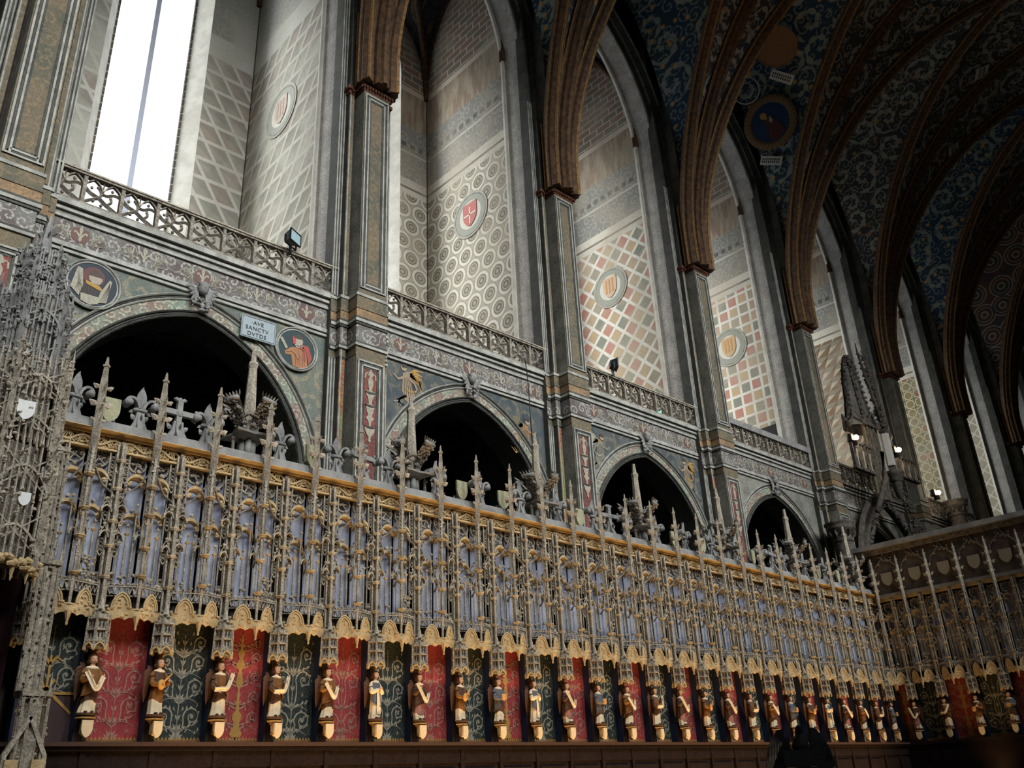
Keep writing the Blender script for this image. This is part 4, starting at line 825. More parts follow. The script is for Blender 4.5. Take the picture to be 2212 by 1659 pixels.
def hex_tower():          # small tower with painted dark slots, hanging above each statue
    m = MB(); c = (0, -.11)
    m.frus(c, 1.40, 1.70, .088, .080, LACE, 6, 0, cap=True)
    for i in range(6):
        a = i * pi / 3; px, py = c[0] + .098 * cos(a), c[1] + .098 * sin(a); m.frus((px, py), 1.39, 1.60, .015, .012, LACE, 4, 0); m.frus((px, py), 1.60, 1.72, .012, .003, LACE, 4, 0); m.ball((px, py, 1.385), .016, .016, .02, GLOWST, 5, 4)
        b = (i + .5) * pi / 3; N = Vector((cos(b), sin(b), 0)); T = Vector((-sin(b), cos(b), 0)); o = Vector((c[0], c[1], 0)) + N * .086
        for z in (1.49, 1.585):
            for s in (-.016, .016): 
                q = o + T * s - N * .004; A = [q - T * .006, q + T * .006]; m.add([tuple(A[0] + Vector((0, 0, z))), tuple(A[1] + Vector((0, 0, z))), tuple(A[1] + Vector((0, 0, z + .04))), tuple(q + Vector((0, 0, z + .055))), tuple(A[0] + Vector((0, 0, z + .04)))], [(0, 1, 2, 3, 4)], INK)  # dark faces painted in for the shade of slot openings
        for z in (1.45, 1.555, 1.66): m.bar([tuple(o + T * .045 + Vector((0, 0, z))), tuple(o - T * .045 + Vector((0, 0, z)))], .012, .02, N, LACE)
        m.bar([tuple(o + T * (.045 * p) + N * .01 + Vector((0, 0, 1.375 + q * .05))) for p, q in pointed(1.0, 1.3, 4)], .012, .016, N, GLOWST)
        m.crumb(tuple(o + Vector((0, 0, 1.45))), .018, LACE)
    m.frus(c, 1.70, 1.86, .05, .012, LACE, 6, 0)
    for i in range(10): a = random.random() * 6.3; m.crumb((c[0] + .05 * cos(a), c[1] + .05 * sin(a), 1.70 + random.random() * .1), .016, LACE)
    return m.mesh('hanging_tower')
TOWER = hex_tower()
def canopy(n, loc, rz, label, group):
    e = empty('stall_canopy', loc, rz, label=label, cat='canopy', group=group)
    for nm, me in CVAR[n % 3]:
        o = link(nm, me, e)
        if nm in ('flying_tracery', 'traceried_railing', 'lace_strip', 'traceried_roundel', 'cusped_hood'): o['kind'] = 'stuff'
    link('hanging_tower', TOWER, e)
    return e
# ---- painted panels
def panel_scroll(kind, mat):
    R = random.Random(kind); m = MB(); F = lambda a, b, c: (a, -.004, b)
    def vol(cx, cz, r, a0, d, turns=1.35, w=.016):
        n = 22; pts = [(cx + r * (1 - .82 * i / n) * cos(a0 + d * 2 * pi * turns * i / n), cz + r * (1 - .82 * i / n) * sin(a0 + d * 2 * pi * turns * i / n)) for i in range(n + 1)]
        m.ribbon(pts, [w * (1 - .5 * i / n) for i in range(n + 1)], mat, F)
        for i in range(5): a = i * 1.26; m.ribbon([(cx, cz), (cx + r * .13 * cos(a), cz + r * .13 * sin(a)), (cx + r * .24 * cos(a), cz + r * .24 * sin(a))], [.006, r * .24, .004], mat, F)
        for i in (3, 6, 9, 12):
            x, z = pts[i]; a = a0 + d * 2 * pi * turns * i / n + d * 1.1; m.ribbon([(x, z), (x + r * .28 * cos(a), z + r * .28 * sin(a)), (x + r * .42 * cos(a + d * .6), z + r * .42 * sin(a + d * .6))], [.009, r * .22, .003], mat, F)
        return pts[0]
    def stem(p, q, bend, w=.014):
        n = 10; pts = []
        for i in range(n + 1):
            t = i / n; pts.append((p[0] + (q[0] - p[0]) * t + bend[0] * sin(pi * t), p[1] + (q[1] - p[1]) * t + bend[1] * sin(pi * t)))
        m.ribbon(pts, [w * (1.3 - .6 * i / n) for i in range(n + 1)], mat, F)
    def fan(z, s, n=5):
        for i in range(n):
            a = pi / 2 + (i - (n - 1) / 2) * .42; L = s * (1 - .12 * abs(i - (n - 1) / 2)); m.ribbon([(0, z), (L * .55 * cos(a), z + L * .55 * sin(a)), (L * cos(a) * 1.1, z + L * sin(a))], [.008, s * .24, .003], mat, F)
    if kind == 3:       # candelabrum axis
        prof = [(.03, .05), (.06, .07), (.16, .02), (.2, .05), (.25, .05), (.28, .02), (.5, .012), (.55, .04), (.62, .03), (.68, .015), (.74, .05), (.80, .02), (.86, .04), (.9, .015), (1.05, .006)]
        m.plate([(w, z) for z, w in prof] + [(-w, z) for z, w in reversed(prof)], .003, SCR_GOLD if mat == SCR_RED else mat, lambda a, b, c: (a, -.004 - c, b))
    tiers = {0: [(.12, .30, .085), (.38, .56, .075), (.62, .82, .085)], 1: [(.06, .22, .09), (.34, .50, .08), (.58, .74, .07), (.78, .93, .065)], 2: [(.05, .2, .10), (.3, .62, .10), (.66, .88, .075)], 3: [(.1, .22, .06), (.3, .42, .06), (.52, .62, .055), (.7, .82, .055), (.88, .96, .045)]}[kind]
    for z0, z1, r in tiers:
        for s in (-1, 1):
            cx, cz = s * (.235 - r), z1; a0 = pi if s > 0 else 0; p = vol(cx, cz, r, a0, -s, 1.35); stem((0, z0), p, (s * .03, -.02))
            stem((0, z0 + .02), (s * (.235 - r * .4), z0 + .0), (0, .035), .007)
            for j in range(3): m.ribbon([(s * (.05 + .05 * j), z0 + .03 + .02 * j), (s * (.07 + .055 * j), z0 + .06 + .02 * j), (s * (.10 + .05 * j), z0 + .065 + .02 * j)], [.006, .024, .003], mat, F)
        fan(z0 + .01, .10)
        fan((z0 + z1) / 2 + .04, .07, 3)
    stem((0, .02), (0, 1.0), (0, 0), .008); fan(.0, .11, 7)
    for j in range(18): x = R.uniform(.03, .23); z = R.uniform(.05, 1.05); [m.ribbon([(s * x, z), (s * (x + .012), z + .02), (s * (x + .008), z + .04)], [.004, .017, .003], mat, F) for s in (-1, 1)]
    return m.mesh('painted_scrollwork')
SCROLL_G = [panel_scroll(k, SCR_PALE) for k in (0, 1, 2)]; SCROLL_R = [panel_scroll(k, SCR_RED) for k in (0, 3, 2)]
PH = ZP + .06 - ZL
def board(mat): m = MB(); m.box(-.255, .255, 0, .02, 0, PH, mat); return m.mesh('panel_board')
BR, BG = board(PANR), board(PANG)
m = MB(); m.box(-.255, .255, -.006, 0, .0, .035, SCR_GOLD if False else plain('brown_gilt_border', S(120, 84, 50)))
for i in range(14): m.plate([(-.25 + i * .036, .035), (-.224 + i * .036, .035), (-.237 + i * .036, .062)], .004, SCR_GOLD, lambda a, b, c: (a, -.001 - c, b))
FRINGE = m.mesh('fringe_border')
m = MB()
for s in (-1, 1): m.box(s * .262 - .008, s * .262 + .008, -.115, .02, 0, PH, NAVY)
REVEAL = m.mesh('niche_reveal')
def panel(i, x, y, rz, red, label, group):
    e = empty('arabesque_painting', (x, y, ZL), rz, label=label, cat='wall painting', group=group)
    pb = link('panel_board', BR if red else BG, e); link('painted_scrollwork', (SCROLL_R if red else SCROLL_G)[i % 3], pb, (0, 0, .03)); link('fringe_border', FRINGE, pb); link('niche_reveal', REVEAL, e)
    return e
# ---- statues of angels
def loft(m, rings, mats, n=14, fold=0.0):
    vs = []
    for (z, rx, ry, ox, oy) in rings:
        for i in range(n):
            a = 2 * pi * i / n; f = 1 + (fold * cos(5 * a + z * 9) if z < .3 else 0); vs.append((ox + rx * f * cos(a), oy + ry * f * sin(a), z))
    for j in range(len(rings) - 1): m.add(vs[j * n:(j + 2) * n], [(i, (i + 1) % n, n + (i + 1) % n, n + i) for i in range(n)], mats(rings[j][0]), True)
    m.add(vs[-n:], [tuple(range(n))], mats(9), True); m.add(vs[:n], [tuple(range(n - 1, -1, -1))], mats(0), True)
def statue_parts(v):
    R = random.Random(v); out = []; robe = (RBROWN, RGOLD, RBROWN, ALB, RROSE, RBROWN)[v]; mant = (RGOLD, RBROWN, RSLATE, RSLATE, RBROWN, RGOLD)[v]; lean = (.010, -.008, .012, 0, -.012, .008)[v]; hem = (.085, .12, .10, .02, .06, .14)[v]
    m = MB(); n = 30; rings = [(0, .074, .054, 0, 0), (.015, .072, .053, 0, 0), (.05, .068, .051, lean * .5, 0), (hem, .064, .050, lean * .8, -.002), (hem + .008, .068, .054, lean * .8, -.002), (.19, .062, .048, lean, -.008), (.23, .058, .045, lean * .8, -.008), (.27, .055, .041, lean * .4, -.004), (.31, .058, .043, 0, 0), (.35, .066, .045, 0, 0), (.38, .064, .040, 0, .002), (.397, .050, .034, 0, .002), (.407, .030, .028, 0, .002), (.415, .023, .023, 0, 0), (.430, .021, .021, 0, -.004), (.437, .026, .029, 0, -.010), (.455, .032, .037, 0, -.010), (.475, .035, .040, 0, -.006), (.495, .031, .036, 0, -.003), (.508, .018, .022, 0, 0)]
    vs = []; p1, p2 = R.random() * 6, R.random() * 6
    for (z, rx, ry, ox, oy) in rings:
        amp = max(0, min(1, (.36 - z) / .25))
        for i in range(n):
            a = 2 * pi * i / n; f = 1 + amp * (.085 * sin(7 * a + p1 + z * 3) + .05 * sin(11 * a + p2 - z * 7)); dz = .018 * sin(a * 2 + p1) if hem - .001 <= z <= hem + .009 else 0
            vs.append((ox + rx * f * cos(a), oy + ry * f * sin(a), z + dz))
    for j in range(len(rings) - 1):
        zm = (rings[j][0] + rings[j + 1][0]) / 2; mt = SKIN if zm > .402 else ALB if zm < hem + .004 else robe
        m.add(vs[j * n:(j + 2) * n], [(i, (i + 1) % n, n + (i + 1) % n, n + i) for i in range(n)], mt, True)
    m.add(vs[-n:], [tuple(range(n))], SKIN, True); m.add(vs[:n], [tuple(range(n - 1, -1, -1))], ALB)
    m.leaf((0, -.040, .474), (0, -.056, .455), .007, (1, 0, 0), SKIN)
    for s in (-1, 1): m.ball((s * .035, 0, .462), .006, .008, .012, SKIN, 5, 4); m.ball((s * .028, -.058, .008), .016, .026, .011, RBROWN, 7, 4)
    out.append(('body', m))
    m = MB()
    for s in (-1, 1): m.ball((s * .014, -.044, .473), .0055, .003, .004, INK, 6, 4)
    m.box(-.009, .009, -.047, -.043, .4445, .448, RROSE); out.append(('painted_face', m))
    m = MB(); n = 16; vs = []; prof = [(.452, .043, .040), (.475, .046, .044), (.497, .039, .042), (.515, .020, .024)]
    for z, rx, ry in prof:
        for i in range(n + 1): a = -.55 + (pi + 1.1) * i / n; f = 1 + .06 * (i % 2); vs.append((rx * f * cos(a), .004 + ry * f * sin(a), z))
    m.add(vs, [(j * (n + 1) + i, j * (n + 1) + i + 1, (j + 1) * (n + 1) + i + 1, (j + 1) * (n + 1) + i) for j in range(3) for i in range(n)], HAIR, True)
    m.ball((0, .002, .502), .036, .038, .018, HAIR, 10, 5)
    for i in range(11): a = -.5 + (pi + 1.0) * i / 10; m.ball((.041 * cos(a), .004 + .041 * sin(a), .445 - .006 * (i % 2)), .013, .013, .02, HAIR, 6, 4)
    out.append(('hair', m))
    # mantle falling diagonally in folds from the shoulders
    m = MB(); n = 26; vs = []; a0, a1 = (-2.9, .9) if v % 2 else (-3.9, -.25); lv = [(hem + .05, 1.20), (.20, 1.20), (.25, 1.24), (.29, 1.22), (.335, 1.13), (.375, 1.07), (.398, 1.04)]
    for j, (z, k) in enumerate(lv):
        for i in range(n + 1):
            t = i / n; a = a0 + (a1 - a0) * t; q = (1 - j / 6) ** 1.3; u = t if v % 2 else 1 - t; zz = z + q * (.13 * (1 - u) - .05 * u) + q * .012 * sin(9 * t + v)
            b = min(rings[:12], key=lambda r: abs(r[0] - min(z, .39))); f = 1 + (.09 * sin(6 * a + v + j * .5) + .05 * sin(13 * a - j)) * (.25 + .75 * (1 - j / 6)); vs.append((b[3] + b[1] * k * f * cos(a), b[4] + b[2] * k * f * sin(a), zz))
    m.add(vs, [(j * (n + 1) + i, j * (n + 1) + i + 1, (j + 1) * (n + 1) + i + 1, (j + 1) * (n + 1) + i) for j in range(6) for i in range(n)], mant, True)
    m.tube([vs[i] for i in range(0, n + 1)], .006, mant, 5); m.lathe((0, 0, 0), [(.056, .380), (.064, .389), (.050, .404), (.031, .409)], ALB, 14, sy=.75); out.append(('mantle', m))
    hp = {0: ((-.05, -.085, .30), (.06, -.075, .26)), 1: ((-.04, -.09, .26), (.055, -.09, .30)), 2: ((-.03, -.085, .26), (.03, -.085, .29)), 3: ((-.02, -.075, .31), (.02, -.075, .31)), 4: ((-.06, -.08, .33), (.05, -.085, .24)), 5: ((-.055, -.08, .24), (.07, -.08, .33))}[v]
    for s, h in ((-1, hp[0]), (1, hp[1])):
        m = MB(); el = (s * .088, -.03, .285); m.tube(smooth([(s * .050, .002, .385), (s * .074, -.006, .345), el, ((el[0] + h[0]) / 2, (el[1] + h[1]) / 2, (el[2] + h[2]) / 2 - .006), h], 3), [.020, .022, .024, .025, .025, .025, .026, .026, .025, .024, .022, .020, .013], mant if v % 2 == 0 else robe, 8); out.append(('arm', m)); m = MB()
        d = (Vector(h) - Vector(el)).normalized(); up = Vector((0, 0, 1)); c = Vector(h) + d * .012; m.ball(c, .011, .010, .010, SKIN, 7, 5)
        for i in range(4): b = c + up * (.009 - .006 * i) + d * .006; m.tube([b, b + d * (.014 - .002 * abs(i - 1)), b + d * .020 + Vector((-s * .006, -.004, 0))], [.0034, .003, .002], SKIN, 5)
        t = c + up * .008; m.tube([t, t + up * .009 + d * .006], [.0035, .0025], SKIN, 5); out.append(('hand', m))
    for s in (-1, 1):
        m = MB()
        for i in range(7):
            a = Vector((s * (.055 + .004 * i), .045 + .002 * i, .41 - .012 * i)); b = Vector((s * (.095 + .010 * (6 - i) * .6), .055 + .001 * i, .37 - .044 * i)); m.leaf(a, b, .026, (0, 1, 0), WINGM)
        m.leaf((s * .03, .045, .38), (s * .095, .06, .45), .026, (0, 1, 0), WINGM); m.leaf((s * .05, .045, .42), (s * .07, .062, .16), .034, (0, 1, 0), WINGM)
        out.append(('wing', m))
    m = MB(); A, B = Vector(hp[0]), Vector(hp[1]); 
    if v in (0, 4, 5):       # unrolled scroll
        pts = [tuple(A + (B - A) * t + Vector((0, -.018 - .02 * sin(pi * t), (-.075 if v != 5 else -.045) * sin(pi * t) + .012 * sin(6 * t)))) for t in [-.25 + 1.5 * i / 14 for i in range(15)]]
        m.sweep(pts, [(-.003, -.02), (.003, -.02), (.003, .02), (-.003, .02)], (0, -.5, 1) if v == 0 else (0, -.8, .6), ALB); m.sweep([(p[0], p[1], p[2]) for p in pts], [(-.022, 0), (.022, 0), (.022, .004), (-.022, .004)], (0, 1, 0), ALB); nm = 'scroll'
    elif v == 1:            # lute
        m.ball((-.035, -.105, .26), .042, .022, .048, LUTE, 10, 7); m.tube([(-.02, -.11, .28), (.07, -.10, .36)], [.010, .007], LUTE, 6); m.tube([(.07, -.10, .36), (.085, -.085, .365)], .008, LUTE, 5); m.lathe((-.035, -.128, .262), [(.012, 0), (.0, .001)], INK, 8); nm = 'lute'
    elif v == 2: m.box(-.04, .035, -.115, -.095, .25, .315, LUTE); m.box(-.036, .031, -.112, -.098, .315, .317, ALB); nm = 'book'
    else: m.tube([(0, -.08, .31), (0, -.085, .345)], [.016, .004], SKIN, 6); m.plate([(-.03, .05), (.03, .05), (.035, .30), (-.035, .30)], .004, ALB, lambda a, b, c: (a, -.062 - c, b)); nm = 'stole'
    out.append((nm, m)); return [(n, q.mesh(n)) for n, q in out]
SV = [statue_parts(v) for v in range(6)]
m = MB(); m.lathe((0, 0, 0), [(.03, -.085), (.05, -.075), (.062, -.062), (.085, -.05), (.085, -.036), (.072, -.03), (.094, -.018), (.094, 0), (.0, 0)], RBROWN, 8, -pi, 0, False); m.lathe((0, 0, 0), [(.088, -.05), (.092, -.045), (.088, -.036)], SCR_GOLD, 8, -pi, 0, False); CONS = m.mesh('console')
m = MB(); m.plate([(x, z - .135) for x, z in shield_poly(.05, .145)], .022, CREAM, lambda a, b, c: (a, -.058 - c, b)); m.box(-.036, .036, -.055, .0, -.175, -.06, GLOWST); m.add([(-.036, -.055, -.175), (.036, -.055, -.175), (.036, 0, -.175), (-.036, 0, -.175), (0, -.01, -.215)], [(0, 1, 4), (1, 2, 4), (2, 3, 4), (3, 0, 4)], GLOWST); SHD = m.mesh('shield')
SDESC = ['holding a hanging scroll', 'playing a lute', 'holding a book', 'praying in a long pale stole', 'with a scroll slanting down', 'with a scroll raised to one side']
SROBE = ['brown and gold robed', 'gold robed', 'brown robed', 'cream robed', 'rose robed', 'brown robed']
def statue(v, loc, rz, label, group):
    e = empty('angel_statue', loc, rz, label=label, cat='statue', group=group); body_ = None
    last = None
    for n, me in SV[v]:
        o = link(n, me, {'painted_face': body_, 'hair': body_, 'hand': last}.get(n, e) if n != 'body' else e)
        if n == 'body': body_ = o
        last = o
    co = link('console', CONS, e); link('shield', SHD, co); return e
ORDER = [0, 1, 5, 5, 0, 3, 4, 1, 2, 3, 4, 2, 0, 5, 4, 1, 4, 5, 0, 2, 1, 3, 4, 0, 5, 2]
NS = 26
for n in range(-1, NS):
    lab = ORD[n + 1]
    canopy(n + 1, (sx(n), YS, 0), 0, ('%s lacy stone stall canopy from the left along the choir screen' % lab), 'stall canopies along the choir screen')
    red = n % 2 == 0; i = (n // 2 if red else (n + 1) // 2)
    panel(i + (1 if red and n == 2 else 0) if not (red and n == 2) else 1, sx(n) + SW / 2, YS + .10, 0, red,
          ('%s %s painted panel with %s scrolls from the left end' % (ORD[i] , 'red' if red else 'dark green', 'rose' if red else 'pale')), 'painted panels behind the stalls')
    if n >= 0:
        v = ORDER[n]; statue(v, (sx(n), YS - .10, .828), .25 if n % 2 else .05, '%s angel %s, %s statue from the left' % (SROBE[v], SDESC[v], ORD[n]), 'angel statues along the choir screen')
# gold cross painted on the leftmost panel
m = MB(); gx = sx(-1) + SW / 2; F = lambda a, b, c: (gx + a, YS + .085 - c, b)
m.plate([(-.25, 1.00), (.25, 1.00), (.25, 1.025), (-.25, 1.025)], .006, SCR_GOLD, F)
for s in (-1, 1): m.ribbon([(0, 1.06), (s * .10, .96), (s * .24, .84)], [.02, .03, .02], SCR_GOLD, F); m.ribbon([(0, 1.26), (s * .05, 1.33), (s * .11, 1.29)], [.02, .03, .01], SCR_GOLD, F); m.ribbon([(0, 1.02), (s * .06, 1.13), (s * .10, 1.08)], [.02, .03, .01], SCR_GOLD, F)
m.ribbon([(0, 1.0), (0, 1.34)], .02, SCR_GOLD, F); m.plate([(-.25, .60), (.25, .60), (.25, .99), (-.25, .99)], .004, plain('dull_plum_cloth', S(62, 44, 44)), lambda a, b, c: (gx + a, YS + .094 - c, b))
m.build('gilded_ornament', label='gilt cross ornament with a plum cloth on the leftmost green panel', cat='ornament')
# ---- body of the screen: pilasters, ledge, oak stall backs, frieze and cornice
scr = empty('choir_screen', (0, YS, 0), label='long pale stone choir screen carrying canopies, statues and painted panels', cat='screen')
XA, XE = sx(-1) - .3, 19.2
m = MB(); m.box(XA, XE, .2, .5, -1.65, ZF1, DARKST); m.build('core_wall', scr)
pm = MB(); pm.box(-.058, .058, -.02, .2, ZL, 1.75, DARKST); pm.frus((0, -.03), ZL, 1.5, .03, .03, RBROWN, 6); pme = pm.mesh('pilaster')
for n in range(0, NS + 1): link('pilaster', pme, scr, (sx(n), 0, 0))
m = MB(); m.box(XA, XE, -.16, .2, ZL - .035, ZL, plain('brown_ledge', S(64, 44, 32))); m.box(XA, XE, -.13, .2, ZL - .075, ZL - .035, WOOD); m.build('ledge', scr)
wm = MB(); wm.box(.01, SW - .01, -.06, .2, -1.65, ZL - .075, WOOD); wm.box(.0, .05, -.10, -.05, -1.65, ZL - .075, WOOD); wm.box(.05, SW, -.085, -.05, .36, ZL - .075, WOOD)
wm.box(.09, SW - .06, -.075, -.05, -.5, .30, WOOD); wme = wm.mesh('oak_stall_back')
for n in range(-1, NS): link('oak_stall_back', wme, scr, (sx(n), 0, 0))
fm = []
for v in range(2):
    R = random.Random(40 + v); m = MB(); m.box(0, SW, .02, .05, ZF0, ZF1, DARKST)
    m.bar([(SW * i / 24, -.02, ZF0 + .07 + .035 * sin(2 * pi * i / 12 + v * 3)) for i in range(25)], .022, .04, (0, 1, 0), GLOWST)
    m.bar([(SW * i / 24, -.015, ZF0 + .07 - .035 * sin(2 * pi * i / 12 + v * 3)) for i in range(25)], .012, .03, (0, 1, 0), GLOWST)
    for q in range(3): m.bar([(SW * i / 36, -.02, ZF0 + .072 + .05 * sin(2 * pi * i / (7 + q * 2.5) + v * 2 + q * 2)) for i in range(37)], .010, .03, (0, 1, 0), GLOWST)
    for j in range(110): m.crumb((R.uniform(0, SW), -.02, ZF0 + R.uniform(.010, .137)), R.uniform(.009, .019), GLOWST)
    m.box(0, SW, -.055, .05, ZF1 - .012, ZF1 + .012, GLOWST); m.box(0, SW, -.05, .05, ZF0 - .015, ZF0 + .006, GLOWST); fm.append(m.mesh('pierced_frieze'))
cor = empty('cornice', (0, YS, 0), label='cornice with warm lit pierced frieze and grey top slab along the choir screen', cat='cornice')
for n in range(-1, NS): link('pierced_frieze', fm[n % 2], cor, (sx(n), 0, 0))
m = MB(); pts = [(-.06, ZF1 + .012), (-.13, ZF1 + .022), (-.13, ZF1 + .030), (.05, ZF1 + .030), (.05, ZF1 + .012)]
m.add([(XA, y, z) for y, z in pts] + [(XE, y, z) for y, z in pts], [(i, 5 + i, 5 + (i + 1) % 5, (i + 1) % 5) for i in range(5)], GLOWST); m.build('projecting_lip', cor)
m = MB(); pts = [(-.085, ZF1 + .030), (-.06, ZS + .045), (.55, ZS + .045), (.55, ZF1)]
m.add([(XA, y, z) for y, z in pts] + [(XE, y, z) for y, z in pts], [(i, 4 + i, 4 + (i + 1) % 4, (i + 1) % 4) for i in range(4)] + [(0, 1, 2, 3), (7, 6, 5, 4)], DUST); m.build('top_slab', cor)
# ---- cresting: fleurs-de-lis, shields, crosses, crowned pinnacles
def petal(m, prof, cx, cz, ang, th, mat, bend=0):     # flat petal of half-widths prof along its axis, diamond section
    n = len(prof); vs = []
    for i, (t, w) in enumerate(prof):
        a = ang + bend * t; 
        x = cx + t * cos(ang) - bend * t * t * sin(ang); z = cz + t * sin(ang) + bend * t * t * cos(ang); px, pz = -sin(ang), cos(ang)
        vs += [(x + px * w, 0, z + pz * w), (x, -th, z), (x - px * w, 0, z - pz * w), (x, th, z)]
    m.add(vs, [(4 * i + j, 4 * i + (j + 1) % 4, 4 * i + 4 + (j + 1) % 4, 4 * i + 4 + j) for i in range(n - 1) for j in range(4)] + [(3, 2, 1, 0), tuple(4 * (n - 1) + j for j in range(4))], mat)
def flared_base(m, h, w, mat):       # concave four-horned foot
    prof = [(0, 1.0), (.25, .62), (.5, .40), (.75, .30), (1, .26)]
    for s in (-1, 1):
        poly = [(s * w * a, h * t) for t, a in prof] + [(s * .01, h), (s * .02, h * .55), (s * w * .35, 0)]
        m.plate(poly, .05, mat, lambda a, b, c: (a, -.03 + c, b)); m.plate(poly, .05, mat, lambda a, b, c: (-.03 + c, a * .8, b))
    for s in (-1, 1): m.leaf((s * w * .28, 0, h * .62), (s * w * .62, -.0, h * .86), .028, (0, 1, 0), mat); m.leaf((0, s * w * .25, h * .62), (0, s * w * .5, h * .84), .028, (1, 0, 0), mat)
def fl_parts():
    b = MB(); flared_base(b, .28, .15, DUST)
    p = MB(); petal(p, [(0, .012), (.05, .03), (.11, .056), (.17, .05), (.23, .024), (.265, .002)], 0, .30, pi / 2, .026, DUST)
    for s in (-1, 1):
        pts = [(s * .02, 0, .30), (s * .045, 0, .365), (s * .085, 0, .405), (s * .135, 0, .405), (s * .165, 0, .37), (s * .16, 0, .33), (s * .135, 0, .325)]
        p.sweep(smooth(pts), [(-.014, -.05), (.014, -.05), (.014, .05), (-.014, .05)], (0, 1, 0), DUST)
        p.tube([(s * .135, -.06, .350), (s * .135, .06, .350)], .038, DUST, 12)
    t = MB(); t.lathe((0, 0, .285), [(.0, -.02), (.075, -.02), (.085, 0), (.075, .02), (.0, .02)], DUST, 12, sy=.6)
    for s in (-1, 1): t.leaf((s * .05, 0, .29), (s * .12, 0, .25), .02, (0, 1, 0), DUST)
    return [('flared_base', b.mesh('flared_base')), ('petals', p.mesh('petals')), ('tie_band', t.mesh('tie_band'))]
def sh_parts():
    b = MB(); flared_base(b, .14, .14, DUST); b.frus((.07, .04), .0, .30, .03, .02, DUST, 4)
    s = MB(); s.plate([(x, z + .19) for x, z in shield_poly(.095, .27)], .03, stone('cream_lichen_stone', S(178, 172, 136), S(146, 146, 120), 8.0, True, .3), lambda a, b, c: (a, -.06 - c, b)); return [('flared_base', b.mesh('flared_base')), ('shield', s.mesh('shield'))]
def cr_parts():
    b = MB(); flared_base(b, .26, .20, DUST)
    c = MB(); c.box(-.03, .03, -.03, .03, .2, .50, DUST); c.box(-.17, .17, -.028, .028, .335, .395, DUST)
    for x, z, dx, dz in ((-.17, .365, -1, 0), (.17, .365, 1, 0), (0, .50, 0, 1)):
        for s in (-1, 0, 1): c.tube([(x, 0, z), (x + dx * .03 + dz * s * .05, 0, z + dz * .03 + dx * s * .05), (x + dx * (.05 - .03 * abs(s)) + dz * s * .07, 0, z + dz * (.05 - .03 * abs(s)) + dx * s * .07)], [.028, .024, .018], DUST, 6)
    c.lathe((0, 0, .365), [(.04, -.04), (.05, 0), (.04, .04)], DUST, 8); return [('flared_base', b.mesh('flared_base')), ('cross', c.mesh('cross'))]
FLP, SHP, CRP = fl_parts(), sh_parts(), cr_parts()
